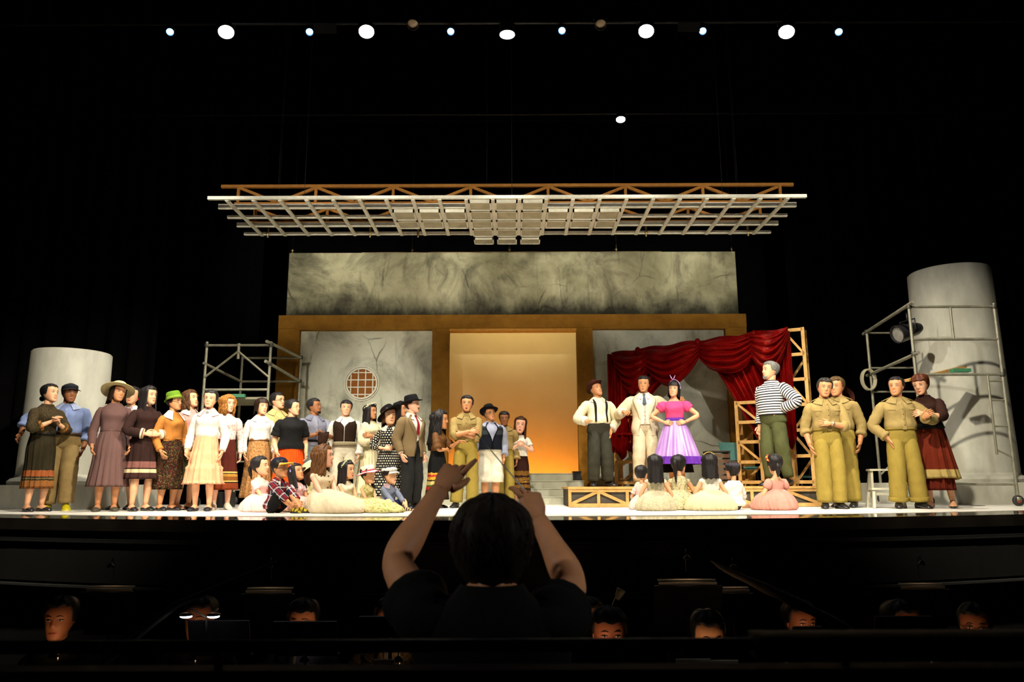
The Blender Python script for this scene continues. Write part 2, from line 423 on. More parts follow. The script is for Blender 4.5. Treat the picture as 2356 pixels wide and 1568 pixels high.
spot('cyclorama_top', (-.6, 14.3, 5.4), (-.2, 15.5, 2.3), 210, 100, (1, .78, .42), .8)
spot('cyclorama_top', (.9, 14.3, 5.4), (.4, 15.5, 2.3), 210, 100, (1, .78, .42), .8)
# broad steps up to the opening
stp = NT('step_paint', .75, .25); stp.base(stp.ramp(stp.noise(stp.coord(), 6, 5), [(.3, '#a3a390'), (.7, '#b8b7a4')])); stp = stp.m
st = empty('stage_steps', (0, 12.9, 0), label='broad grey painted steps leading up to the glowing opening', cat='steps')
XS = (P(1042, 1100, 13.3).x + P(1318, 1100, 13.3).x) / 2
for i in range(4):           # i = 0 is the top step
    zt = .512 - .128 * i; yf = 13.25 - .22 * i; hw = 1.05 + .15 * i
    MB().box((XS, (yf + 13.37) / 2 - 12.9, zt - .064), (2*hw, 13.37 - yf, .126)).build('step', stp, st, False)
    MB().box((XS, yf - 12.9 + .02, zt - .006), (2*hw + .02, .06, .014)).build('nosing', stp, st, False)
MB().box(((x2 + x3)/2, 14.0 - 12.9, .25), (x3 - x2 - .02, 1.26, .5)).build('landing', stp, st, False)
mb = MB(); c = P(1327, 1098, 13.22); mb.box((c.x, 13.2, .45), (.13, .2, .13)); mb.box((c.x, 13.2, .53), (.15, .22, .025))
tag(mb.build('step_light', plain('lamp_black', (.01, .01, .01), .5), None, False), 'small black box at the right end of the top step', 'box')

# ---------------------------------------------------------------- hung timber canopy
cwhite = plain('canopy_white', '#e0ddcc', .7, .25); cgrey = plain('canopy_panel', '#b5ae92', .8, .15, 0, .15, 5)
brown = plain('truss_timber', '#a06a2a', .7, .25)
GZ = 4.62
def yplane(px, py, z):
    d = CROT @ V(((px - 1178)/FPX, (784 - py)/FPX, -1.0)); k = (z - CAM.z) / d.z; return CAM + d * k
G = [yplane(px, py, GZ) for px, py in ((478, 459), (502, 480), (524, 503), (545, 522), (562, 541))]
Gr = [yplane(px, py, GZ) for px, py in ((1855, 455), (1831, 477), (1811, 498), (1790, 518), (1773, 537))]
ca = empty('timber_canopy', (0, (G[0].y + G[4].y)/2, GZ), label='white timber lattice canopy hung in front of the marbled fascia', cat='canopy')
def cp(v): return (v.x, v.y - ca.location.y, v.z - GZ)
ys = [(a.y + b.y)/2 for a, b in zip(G, Gr)]
for i, (a, b) in enumerate(zip(G, Gr)):
    h = .055 if i in (1, 3) else .03
    y = ys[i] - ca.location.y
    MB().box(((a.x + b.x)/2, y, h/2 + .01), (b.x - a.x, .05, h + .02)).build('long_beam', cwhite, ca, False)
bx = [yplane(521 + 61.3*k, 459, GZ).x for k in range(22)]
for k in range(22):
    MB().box((bx[k], (ys[0] + ys[4])/2 - ca.location.y, -.005), (.055, ys[4] - ys[0], .03)).build('cross_beam', cwhite, ca, False)
def louvre(k, y0, y1, z=-.03):
    mb = MB(); w = bx[k+1] - bx[k] - .06; cx = (bx[k] + bx[k+1])/2; yc = (y0 + y1)/2 - ca.location.y; d = y1 - y0 - .05
    for s_ in (-1, 1):
        mb.box((cx + s_*(w/2 - .012), yc, z), (.024, d, .05)); mb.box((cx, yc + s_*(d/2 - .012), z), (w, .024, .05))
    p = mb.build('louvre_panel', cwhite, ca, False)
    for q in range(3):
        y = yc - d/2 + d*(q + .5)/3
        MB().box((cx, y, z + .012), (w - .05, d/3 - .012, .012), 0, Matrix.Rotation(R_(-14), 3, 'X')).build('slat', cgrey, p, False)
for k in range(22 - 1):
    if k in (9, 10, 11):
        for r in range(4): louvre(k, ys[r], ys[r+1])
        louvre(k, ys[4] + .02, ys[4] + .36, -.05)
    elif k in (6, 7, 8, 12, 13, 14):
        for r in (1, 2): louvre(k, ys[r], ys[r+1])
for py0, py1, xs0, dx, nn, hang in ((427, 470, 549, 178, 7, 0), (476, 513, 587, 166, 7, 1)):
    lo = yplane(1178, py1, GZ + .1); Yt = lo.y; zt = P(1178, py0, Yt).z; zb = GZ + .12
    tr = empty('timber_truss', (0, Yt, zb), label='brown timber truss lying across the %s of the white lattice canopy' % ('rear' if hang else 'front'), cat='truss')
    xs = [P(xs0 + dx*k, (py0 + py1)/2, Yt).x for k in range(nn + 1)]
    e0, e1 = (P(510, py0, Yt).x, P(1825, py0, Yt).x) if not hang else (xs[0] - .1, xs[-1] + .1)
    hh = zt - zb
    MB().box(((e0 + e1)/2, 0, hh), (e1 - e0, .05, .05)).build('top_chord', brown, tr, False)
    MB().box(((xs[0] + xs[-1])/2, 0, 0), (xs[-1] - xs[0] + .1, .05, .05)).build('bottom_chord', brown, tr, False)
    for k in range(nn + 1): MB().box((xs[k], 0, hh/2), (.045, .045, hh)).build('truss_post', brown, tr, False)
    for k in range(nn):
        xm = (xs[k] + xs[k+1])/2
        MB().bar((xs[k], -.01, hh - .02), (xm, -.01, .02), .04, .045).build('truss_brace', brown, tr, False)
        MB().bar((xs[k+1], .01, hh - .02), (xm, .01, .02), .04, .045).build('truss_brace', brown, tr, False)
    for px in (640, 1120, 1697): MB().tube([(P(px, py0, Yt).x, 0, hh), (P(px, py0, Yt).x * .99, 0, 11.95 - zb)], .003, 5).build('hanging_wire', plain('dark_wire', (.012, .012, .012), .6), tr)
for px in (700, 1178, 1660):
    x_ = yplane(px, 459, GZ).x; MB().tube([(x_, ys[0] - ca.location.y, .03), (x_, ys[0] - ca.location.y, 11.96 - GZ)], .003, 5).build('hanging_wire', plain('dark_wire', (.012, .012, .012), .6), ca)
for px in (618, 853, 963, 1484, 1716):
    c = yplane(px, 541, GZ); mb = MB(); z0 = 0
    mb.lathe([(.006, -.06), (.018, -.05), (.01, -.03), (.02, 0), (.02, .05), (.012, .06), (.03, .09), (.012, .12), (.007, .2)], 8, (c.x, ys[4] - ca.location.y - .04, .0), cap1=True, cap0=True)
    mb.build('eye_bolt', brass, ca)

# ---------------------------------------------------------------- columns
colm = NT('column_plaster', .85, .2); colm.base(colm.ramp(colm.noise(colm.map(colm.coord(), (1, 1, .4)), 3, 6, .6), [(.3, '#9d9c90'), (.7, '#bdbcae')])); colm.bump(colm.noise(colm.coord(), 12, 5), .12, .01); colm = colm.m
def column(pxl, pxr, py, pytop, Y, taper, plx, label, plz):
    a, b = P(pxl, py, Y), P(pxr, py, Y); r = (b.x - a.x)/2; cx = (a.x + b.x)/2; zt = P((pxl + pxr)/2, pytop, Y - r).z
    e = empty('column', (cx, Y, 0), label=label, cat='column')
    p0, p1 = P(plx[0], 1135, Y - .8).x - cx, P(plx[1], 1135, Y - .8).x - cx
    MB().box(((p0 + p1)/2, 0, plz/2), (p1 - p0, 1.7, plz)).build('plinth', colm, e, False)
    mb = MB(); mb.lathe([(r*1.16, plz), (r*1.18, plz + .05), (r*1.12, plz + .09), (r*1.03, plz + .11), (r*1.0, plz + .15)], 48); mb.build('base_ring', colm, e, True, 40)
    mb = MB(); mb.lathe([(r, plz + .14), (lerp(r, r*taper, .3), lerp(plz, zt, .3)), (r*taper, zt - .02), (r*taper - .02, zt), (0.01, zt)], 64); mb.build('shaft', colm, e, True, 50)
    return e
column(50, 224, 1100, 797, 11.6, .97, (-40, 238), 'short leaning pale plaster column stump on a square plinth at far left', .34)
column(2140, 2332, 1100, 600, 12.5, .93, (2085, 2358), 'tall pale plaster column behind the right scaffold', .33)

# ---------------------------------------------------------------- platform of timber frames
wood = NT('pine_timber', .7, .25); wood.base(wood.ramp(wood.noise(wood.map(wood.coord(), (3, 3, 3)), 4, 6, .7), [(.3, '#a67f45'), (.7, '#c79d5e')])); wood = wood.m
dgrey = plain('platform_board', '#4a463f', .9, .1)
YP = 10.95; PZ = .285
pf = empty('platform', (P(1600, 1140, YP).x, YP, 0), label='low stage platform faced with braced timber frames on dark boards', cat='platform')
pX = lambda px: P(px, 1142, YP).x - pf.location.x
L0, L1 = pX(1308), pX(1888)
MB().box(((L0 + L1)/2, .72, PZ/2 - .01), (L1 - L0 - .04, 1.40, PZ - .03)).build('platform_board', dgrey, pf, False)
MB().box((lerp(L0, L1, .58), 1.85, PZ/2 - .01), ((L1 - L0)*.84 - .3, .86, PZ - .03)).build('platform_board', dgrey, pf, False)
MB().box(((L0 + L1)/2, .70, PZ - .015), (L1 - L0, 1.46, .03)).build('deck', wood, pf, False)
MB().box((lerp(L0, L1, .58), 1.86, PZ - .015), ((L1 - L0)*.84 - .3, .86, .03)).build('deck', wood, pf, False)
MB().box(((L0 + L1)/2, 0, PZ - .05), (L1 - L0, .03, .045)).build('frame_rail', wood, pf, False)
MB().box(((L0 + L1)/2, 0, .03), (L1 - L0, .03, .05)).build('frame_rail', wood, pf, False)
posts = [pX(x) for x in (1311, 1377, 1443, 1509, 1572, 1651, 1730, 1809, 1886)]
for i, x in enumerate(posts): MB().box((x, -.003, PZ/2), (.042, .03, PZ - .04)).build('frame_post', wood, pf, False)
for i in range(8):
    a, b = posts[i] + .02, posts[i+1] - .02
    if i % 2: a, b = b, a
    MB().bar((a, .002, .05), (b, .002, PZ - .07), .024, .042, (0, 0, 1)).build('frame_brace', wood, pf, False)

# ---------------------------------------------------------------- timber frame and red velvet curtain
CA, CB = V((P(1412, 900, 13.0).x, 13.0, PZ)), V((P(1812, 900, 11.7).x, 11.7, PZ))
cd = (CB - CA); CLEN = cd.length; cd.normalize(); cn = V((cd.y, -cd.x, 0))   # cn points to the audience
if cn.y > 0: cn = -cn
ZL, ZR = P(1412, 812, 13.0).z, P(1812, 756, 11.7).z
def cpt(u, z, out=0.0): return CA + cd * (u * CLEN) + cn * out + V((0, 0, z - PZ))
cf = empty('curtain_frame', CA, label='open pine timber frame towers carrying the red velvet curtain', cat='frame')
def cb(name, a, b, w=.05, h=.045): MB().bar(V(a) - CA, V(b) - CA, w, h, cn).build(name, wood, cf, False)
def tower(u0, u1, z1, back, nr, diag):
    q = -.02 - back
    ps = [(u0, -.02), (u1, -.02), (u1, q), (u0, q)]
    for u, o in ps: cb('frame_post', cpt(u, PZ, o), cpt(u, z1, o))
    for k in range(nr + 1):
        z = lerp(PZ + .06, z1 - .03, k / nr)
        cb('frame_rung', cpt(u0, z, -.02), cpt(u1, z, -.02)); cb('frame_rung', cpt(u1, z, -.02), cpt(u1, z, q), .04)
        cb('frame_rung', cpt(u0, z, -.02), cpt(u0, z, q), .04)
        if k < nr and diag:
            z2 = lerp(PZ + .06, z1 - .03, (k + 1) / nr)
            if k % 2 == 0: cb('frame_brace', cpt(u0, z, q), cpt(u1, z2, q), .035)
            else: cb('frame_brace', cpt(u0, z2, -.02), cpt(u1, z, -.02), .035)
tower(.0, .15, 2.1, .25, 5, True)
tower(1.0, 1.10, ZR, .3, 6, True)
tower(.72, .84, 1.62, .3, 4, True)
cb('top_rail', cpt(0, ZL - .03, 0), cpt(1.0, ZR - .03, 0)); cb('top_rail', cpt(0, ZL - .03, -.25), cpt(1.0, ZR - .03, -.25))
vel = NT('red_velvet', .34, .3)
vo = vel.coord(); vel.base(vel.ramp(vel.noise(vo, 5, 4), [(.3, '#380102'), (.7, '#600203')])); vel.b.inputs['Sheen Weight'].default_value = .3; vel.b.inputs['Sheen Tint'].default_value = (1, .05, .03, 1); vel.b.inputs['Sheen Roughness'].default_value = .35
vel.b.inputs['Specular Tint'].default_value = (1, .10, .05, 1); vel.bump(vel.noise(vo, 14, 3), .3, .02); vel = vel.m
rc = empty('velvet_curtain', CA, label='dark red velvet stage curtain swagged along the timber frame', cat='curtain')
def ztop(u): return lerp(ZL, ZR, u)
def surf(name, f, nu, nv, dbl=True):
    mb = MB(); rows = [[f(i/nu, j/nv) - CA for i in range(nu + 1)] for j in range(nv + 1)]
    mb.grid(rows, False); return mb.build(name, vel, rc)
# swags of the valance
for k, (u0, u1, dp) in enumerate(((.0, .26, .66), (.17, .56, .60), (.50, .90, .52), (.80, 1.03, .62))):
    def f(a, b, u0=u0, u1=u1, dp=dp, k=k):
        u = lerp(u0, u1, a); par = 4 * a * (1 - a); par = par ** .8
        drop = b * (.10 + dp * par)
        sag = .55 + .45 * par
        fold = (.07 * abs(sin(b * pi*5.6 + .5*k + .8*sin(a*3)))**.7 + .012*sin(b*40 + a*9)) * min(1, b*4) * (.45 + .55*par)
        out = .05 + .03*k % .05 + .11 * sin(pi * min(1, b*1.05)) * par + fold + .015*sin(a*23 + k)*(1 - par)
        return cpt(u, ztop(u) + .015*sin(u*31) - drop, out)
    surf('valance_swag', f, 46, 56)
for k, u in enumerate((.17, .53, .85)):   # gathered knots between the swags
    mb = MB(); c = cpt(u, ztop(u) - .02, .09) - CA
    mb.ball(c - V((0, 0, .02)), (.05, .04, .07), 12, 8); mb.build('gather_knot', vel, rc)
def drape_l(a, b):
    z = lerp(ztop(.0) - .1, .86, b); wd = lerp(.52, .13, min(1, b/.62)**.75)
    if b > .62: wd = .13 + .06*(b - .62)
    u = a * wd - .01
    g = (8 + 10*b) ; fold = (.035 + .03*b) * sin(a * 2*pi*6 + 2.2*b) + .012*sin(a*40)
    return cpt(u, z - .02*sin(a*17) - (.10*a if b < .62 else .02*a), .03 + fold)
surf('side_drape', drape_l, 70, 44)
def drape_r(a, b):
    z = lerp(ztop(1) - .1, .95, b); wd = lerp(.50, .19, min(1, b/.85)**.9)
    u = 1.0 - a * wd + .012
    fold = (.03 + .03*b) * sin(a * 2*pi*6.5 + 1.5*b) + .012*sin(a*47)
    return cpt(u, z + .012*sin(a*19) - .25*a*b, -.05 + fold)
surf('side_drape', drape_r, 70, 44)
mb = MB(); zt = 1.12
mb.tube([cpt(.0 + .15*sin(2*pi*k/12)*.5 + .07, zt + .03*cos(2*pi*k/12), .09*cos(2*pi*k/12) + .03) - CA for k in range(13)], .02, 6); mb.build('tie_back', vel, rc)
def tail(u0, u1, z0, z1, out, seed, name='side_tail'):
    def f(a, b):
        u = lerp(u0, u1, a); zz = lerp(z0, z1 + .12*sin(a*5 + seed), b)
        return cpt(u, zz, out + .03*sin(a*2*pi*2.5 + seed + b) )
    surf(name, f, 20, 12)
tail(-.02, .08, ZL - .03, .84, .10, 1); tail(.97, 1.035, ZR - .05, .95, .06, 2)
# ================================================================ PEOPLE
# head profile in head-heights: t (chin 0 .. crown 1), half width, front, back
HEAD = [(0, .10, .37, -.10), (.05, .165, .385, -.02), (.12, .205, .388, .08), (.22, .245, .384, .20), (.32, .275, .386, .30), (.45, .305, .386, .40),
        (.58, .325, .398, .455), (.70, .335, .395, .465), (.80, .315, .355, .43), (.88, .265, .285, .355), (.94, .195, .20, .255), (.98, .11, .11, .14), (1, .01, .01, .01)]
def headpt(t, a, k=1.0):
    """a = angle from the face (0 = nose, + = local +x side); returns x, y, z in head heights"""
    w_, f, b = interp(HEAD, t); c, s = cos(a), sin(a)
    e = .86
    x = w_ * 1.06 * k * (1 if s >= 0 else -1) * abs(s) ** e
    yc = (b - f) / 2; yr = (b + f) / 2
    y = yc - yr * k * (1 if c >= 0 else -1) * abs(c) ** e
    return x, y, t
def headfront(t, x):
    w_, f, b = interp(HEAD, t); s = min(1, abs(x) / w_) ** (1 / .86); c = sqrt(max(0, 1 - s*s)) ** .86
    return (b - f)/2 - (b + f)/2 * c
TORSO = {'m': [(.455, .060, .050, 0), (.475, .084, .060, .004), (.515, .094, .066, .006), (.565, .090, .062, .003), (.615, .084, .057, -.001), (.68, .091, .060, -.003), (.735, .100, .066, -.002), (.765, .103, .062, .003), (.790, .092, .052, .007), (.808, .070, .043, .010), (.822, .050, .039, .010), (.835, .039, .036, .009), (.86, .034, .035, .004)],
         'f': [(.455, .060, .050, 0), (.475, .086, .060, .005), (.515, .098, .066, .008), (.565, .088, .060, .004), (.625, .072, .051, 0), (.68, .078, .055, -.003), (.73, .086, .068, -.010), (.760, .087, .060, -.004), (.788, .078, .048, .005), (.806, .060, .039, .009), (.820, .043, .034, .009), (.835, .033, .031, .008), (.86, .029, .030, .003)]}
ARM = {  # wrist x (outwards), y, z in body heights; elbow pole; finger direction; curl
 'down': ((.135, -.012, .475), (.5, 1, -.1), None, .45),
 'fwd': ((.13, -.06, .49), (.4, 1, -.1), None, .5),
 'hip': ((.098, -.055, .60), (1, .15, 0), (-.9, -.45, -.15), .25),
 'hipback': ((.105, -.01, .60), (1, .25, 0), (-.55, -.75, -.4), .25),
 'clasp': ((.055, -.115, .60), (1, .35, -.4), (-1, -.15, .1), .7),
 'chest': ((.035, -.115, .70), (1, .2, -.8), (-.9, -.2, .45), .55),
 'cross': ((-.045, -.105, .675), (1, .05, -.6), (-1, .05, .1), .35),
 'crosslow': ((-.02, -.095, .65), (1, .05, -.6), (-1, .05, -.05), .3),
 'belly': ((.0, -.105, .625), (1, .2, -.5), (-1, -.05, -.12), .25),
 'pocket': ((.108, -.035, .525), (1, .6, 0), (-.25, -.2, -1), .2),
 'gesture': ((.13, -.17, .635), (.8, .6, -.6), (-.45, -.75, .35), .55),
 'back': ((.06, .08, .55), (1, .6, 0), (-1, .2, -.2), .4)}
def smooth(a, b, x): x = max(0, min(1, (x - a)/(b - a))); return x*x*(3 - 2*x)
SK = {'l': '#d7a079', 'm': '#c08458', 'd': '#8e5a36', 'p': '#d99f82'}
shoe_black = plain('black_leather', (.012, .012, .014), .25, .5)
BLK = hairm('black_hair', (.012, .010, .010))
class Person:
    def __init__(s, label, px, ytop, Y, face=0, sex='f', base=0.0, H=None, hs=1.0, bulk=1.0, belly=0, lean=0, side=0, twist=0, head=(0, 0, 0), a='down', b='down',
                 feet=None, knees=None, skin='l', seated=False, pxhead=None, mouth=0, group=None, hip_y=0, name='person', shrug=0, loc=None, top=None):
        X = P(px, 1090, Y).x if loc is None else loc[0]
        top = (P(px, ytop, Y).z if top is None else top) - base
        hh0 = .148
        s.seated = seated
        s.H = H or (top * 1.0 if not seated else (top - .085) / .5)
        s.hh = (hh0 * s.H if s.H > 1.45 else .118 * s.H + .100) * hs
        s.B = (s.H - s.hh) / .844
        s.drop = s.H - top if seated else 0.0
        s.hip_y = hip_y
        s.sex = sex; s.bulk = bulk; s.belly = belly
        s.root = empty(name, (X, Y, base), R_(face), label=label, cat='person', group=group)
        s.ln = (R_(lean), R_(side), R_(twist)); s.skin = skin; s.mouth = mouth; s.pxh = head
        s.sw = (.108 if sex == 'm' else .093) * (1 + (bulk - 1)*.6); s.shrug = shrug
        M_ = Matrix.Rotation(s.ln[2], 3, 'Z') @ Matrix.Rotation(s.ln[0], 3, 'X') @ Matrix.Rotation(s.ln[1], 3, 'Y')
        s.UM = M_
        s.hip = V((0, s.hip_y, .5*s.B - s.drop))
        hy = head[0] + (13 if group and group.startswith('chorus') and face > 10 else 0)
        s.HR = M_ @ Matrix.Rotation(R_(hy), 3, 'Z') @ Matrix.Rotation(R_(-head[1]), 3, 'X') @ Matrix.Rotation(R_(head[2]), 3, 'Y')
        nk = s.U((0, .006*s.B, .845*s.B))
        s.HO = nk + s.HR @ V((0, -.008*s.B, -.001*s.B))
        # joints
        s.sh = {}; s.el = {}; s.wr = {}; s.hd = {}; s.cu = {}
        for k, sg, spec in (('a', -1, a), ('b', 1, b)):
            s.arm(k, sg, spec)
        B = s.B; s.hipj = {}; s.kn = {}; s.an = {}; s.fd = {}
        feet = feet or ((.055, .0, 8), (.055, .0, 8))
        for i, (k, sg) in enumerate((('a', -1), ('b', 1))):
            hj = s.hip + V((sg*.050*B, 0, 0)); s.hipj[k] = hj
            f = feet[i]
            if len(f) == 3: an = V((sg*f[0]*B, f[1]*B + .01*B, .042*B)); yaw = sg * f[2]
            else: an = V((sg*f[0]*B, f[1]*B, f[2]*B)); yaw = sg * f[3]
            pole = V((sg*.15, -1, 0)) if not knees else V(knees[i])
            if knees: pole = V((pole.x*sg, pole.y, pole.z))
            s.kn[k], s.an[k] = s.ik(hj, an, .232*B, .228*B, pole)
            s.fd[k] = V((sin(R_(yaw)), -cos(R_(yaw)), 0)) if len(f) < 5 else V((sg*f[4][0], f[4][1], f[4][2])).normalized()
    def ik(s, S, T, la, lb, pole):
        d = T - S; L = d.length
        if L > (la + lb)*.998: T = S + d * ((la + lb)*.998 / L); d = T - S; L = d.length
        L = max(L, abs(la - lb) + 1e-3); dn = d.normalized()
        x = (la*la - lb*lb + L*L) / (2*L); h = sqrt(max(0, la*la - x*x))
        p = pole - dn * pole.dot(dn)
        if p.length < 1e-5: p = V((1, 0, 0))
        return S + dn*x + p.normalized()*h, T
    def arm(s, k, sg, spec):
        B = s.B
        S = s.U((sg*s.sw*B, .006*B, (.770 + s.shrug)*B)); s.sh[k] = S
        if isinstance(spec, str): spec = ARM[spec]
        (x, y, z), pole, fd, cu = spec[:4]
        T = V((sg*x*B, y*B, z*B))
        if not (len(spec) > 4 and spec[4] == 'world'):
            T = s.U(T); pl = s.UM @ V((sg*pole[0], pole[1], pole[2]))
        else: T = V((x, y, z)); pl = V((pole[0], pole[1], pole[2]))
        E, W = s.ik(S, T, .172*B, .146*B, pl)
        s.el[k] = E; s.wr[k] = W; s.cu[k] = cu
        if fd is None: d = (W - E).normalized()
        elif len(spec) > 4 and spec[4] == 'world': d = V(fd).normalized()
        else: d = (s.UM @ V((sg*fd[0], fd[1], fd[2]))).normalized()
        s.hd[k] = d
    def U(s, p):
        p = V(p); p.y += s.hip_y; p.z -= s.drop; w_ = smooth(s.hip.z - .02*s.B, s.hip.z + .16*s.B, p.z)
        q = s.hip + s.UM @ (p - s.hip)
        return p.lerp(q, w_)
    def h(s, x, y, z): return s.HO + s.HR @ V((x*s.hh, y*s.hh, z*s.hh))
    def tsec(s, z, off=0.0):
        rx, ry, yo = interp(TORSO[s.sex], z); k = lerp(1, s.bulk, 1 - smooth(.78, .84, z))
        bl = s.belly * math.exp(-((z - .61)/.075)**2)
        return rx*k*s.B + off, ry*k*s.B + off + bl*.5*s.B, yo*s.B - bl*.5*s.B
    def tpt(s, z, ph, off=0.0):
        """point on the trunk; ph = 0 front"""
        rx, ry, yo = s.tsec(z, off); e = .9
        sx, cx = sin(ph), cos(ph)
        return s.U((rx * math.copysign(abs(sx)**e, sx), yo - ry * math.copysign(abs(cx)**e, cx), z*s.B))
    def armpath(s, k, t0, t1, n):
        S, E, W = s.sh[k], s.el[k], s.wr[k]; out = []
        for i in range(n):
            t = lerp(t0, t1, i/(n-1))
            if t < 0: p = S + (s.U((0, .006*s.B, .775*s.B)) - S) * (-t)
            elif t <= .84: p = S.lerp(E, t)
            elif t >= 1.16: p = E.lerp(W, t - 1)
            else:
                q = (t - .84)/.32; a_, c_ = S.lerp(E, .84), E.lerp(W, .16)
                p = a_*(1-q)*(1-q) + E*2*q*(1-q) + c_*q*q
            out.append(p)
        return out
    def legpath(s, k, t0, t1, n):
        S, E, W = s.hipj[k], s.kn[k], s.an[k]; out = []
        for i in range(n):
            t = lerp(t0, t1, i/(n-1))
            if t < 0: p = S + V((0, 0, -t*.1*s.B))
            elif t <= .86: p = S.lerp(E, t)
            elif t >= 1.14: p = E.lerp(W, t - 1)
            else:
                q = (t - .86)/.28; a_, c_ = S.lerp(E, .86), E.lerp(W, .14)
                p = a_*(1-q)*(1-q) + E*2*q*(1-q) + c_*q*q
            out.append(p)
        return out
    # ---------------- the body: one mesh
    def body(s, nude_feet=True, lips='#a8483c', brow='#1a120d', eyes=True, detail=1):
        mb = MB(); B = s.B; hh = s.hh
        rows = []
        for i in range(18):
            z = lerp(.49, .858, i/17); c_ = s.U((0, .004*B, z*B)); fx = 1 - .35*smooth(.53, .49, z); fy = 1 - .45*smooth(.60, .50, z)
            rows.append([V((c_.x + (q_.x - c_.x)*fx, c_.y + (q_.y - c_.y)*fy, q_.z)) for q_ in [s.tpt(z, 2*pi*j/20, -.004) for j in range(20)]])
        mb.grid(rows, True, True, True)
        # neck
        nr = (.034 if s.sex == 'm' else .0285)*B*lerp(1, s.bulk, .5)
        mb.tube([s.U((0, .010*B, .815*B)), s.U((0, .008*B, .845*B)), s.h(0, .07, .10), s.h(0, .09, .32)], [nr*1.2, nr, nr*.98, nr*.95], 12)
        # head
        nr_, na = (22, 34)
        ang = []
        for j in range(na):
            a = 2*pi*j/na; ang.append(a - .42*sin(a))
        rows = []
        for i in range(nr_ + 1):
            t = i/nr_; t = t**1.0 if i < nr_ else 1.0; row = []
            for a in ang:
                x, y, z = headpt(t, a)
                fr = max(0, cos(a))
                if fr > .4:
                    ax = abs(x)
                    nz = math.exp(-(ax/.052)**2) * (smooth(.28, .36, t) * (1 - smooth(.36, .60, t)) * .105)
                    br = math.exp(-((t - .585)/.045)**2) * math.exp(-((ax - .11)/.10)**2) * .014
                    so = -math.exp(-((t - .50)/.045)**2) * math.exp(-((ax - .135)/.06)**2) * .022
                    li = math.exp(-((t - .185)/.05)**2) * math.exp(-(ax/.09)**2) * .016
                    ch = math.exp(-((t - .04)/.05)**2) * math.exp(-(ax/.09)**2) * .018
                    ck = math.exp(-((t - .36)/.09)**2) * math.exp(-((ax - .17)/.07)**2) * .012
                    y -= nz + br + so + li + ch + ck
                row.append(s.h(x, y, z))
            rows.append(row)
        mb.grid(rows, True, True, False)
        for sg in (-1, 1):
            mb.ball(s.h(sg*.318, .05, .47), (.026*hh, .062*hh, .10*hh), 8, 6, 0, s.HR @ Matrix.Rotation(sg*.35, 3, 'Z'))
            if eyes:
                y = headfront(.5, .135) + .012
                mb.ball(s.h(sg*.137, y, .497), (.054*hh, .03*hh, .018*hh), 8, 5, 1, s.HR)
                mb.ball(s.h(sg*.137, y - .012, .497), (.025*hh, .022*hh, .019*hh), 8, 5, 2, s.HR)
                pts = [s.h(sg*(.137 + dx), headfront(.52, .137 + dx) - .004, .515 + .012*(1 - (dx/.07)**2)) for dx in (-.07, -.03, .02, .07)]
                mb.tube(pts, .008*hh, 5, True, 2)
            pts = [s.h(sg*x, headfront(.60, x) - .013, z) for x, z in ((.06, .592), (.11, .608), (.16, .606), (.205, .585))]
            mb.tube(pts, [.008*hh, .014*hh, .013*hh, .006*hh], 5, True, 2)
        y = headfront(.19, 0) - .012
        m = s.mouth
        if m < .3:
            sm = .012 + .03*m
            for dz, r in ((.012, .016), (-.012, .020)):
                mb.tube([s.h(x, headfront(.185, abs(x)) - .014, .185 + dz*(1 - abs(x)/.1) + sm*(abs(x)/.09)**2) for x in (-.095, -.05, 0, .05, .095)], [.006*hh, r*.8*hh, r*hh, r*.8*hh, .006*hh], 6, True, 3)
            if m > .1: mb.ball(s.h(0, headfront(.185, 0) - .014, .19), (.06*hh, .02*hh, .013*hh), 8, 5, 1, s.HR)
        else:
            mb.ball(s.h(0, y + .006, .175), (.072*hh, .03*hh, .055*m*hh + .012*hh), 10, 6, 3, s.HR)
            mb.ball(s.h(0, y - .006, .172), (.054*hh, .026*hh, .045*m*hh), 10, 6, 4, s.HR)
            mb.ball(s.h(0, y - .010, .172 + .03*m), (.04*hh, .02*hh, .012*hh), 8, 4, 1, s.HR)
        # arms and hands
        kf = .92 if s.sex == 'f' else 1.05; kf *= lerp(1, s.bulk, .6)
        for k in 'ab':
            na_ = 16 if detail == 1 else 40; pth = s.armpath(k, -.35, 2.0, na_); r = []
            for i in range(na_):
                t = lerp(-.35, 2.0, i/(na_ - 1))
                r.append(interp([(-.35, .022), (0, .030), (.45, .0275), (.85, .0235), (1.0, .0225), (1.25, .0245), (1.6, .019), (2.0, .0145)], t)[0]*B*kf)
            mb.tube(pth, r, 12 if detail == 1 else 24)
            s.hand(mb, k, 6 if detail == 1 else 12)
        for k in 'ab':
            pth = s.legpath(k, -.3, 2.0, 16); r = []
            for i in range(16):
                t = lerp(-.3, 2.0, i/15)
                r.append(interp([(-.3, .036), (.1, .044), (.5, .040), (.9, .033), (1.05, .032), (1.35, .035), (1.7, .025), (2.0, .0195)], t)[0]*B*kf)
            mb.tube(pth, r, 12)
            s.footloft(mb, k, 0.0, 1.0)
        mats = [skinm('skin_' + s.skin, SK.get(s.skin, s.skin)), plain('eye_white', '#d8d2c8', .3, .5), plain('eye_dark', (.012, .008, .006), .3, .5), plain('lips' + lips, lips, .45, .4), plain('mouth_inside', (.03, .006, .005), .6, .2)]
        s.bo = mb.build('body', mats, s.root); return s
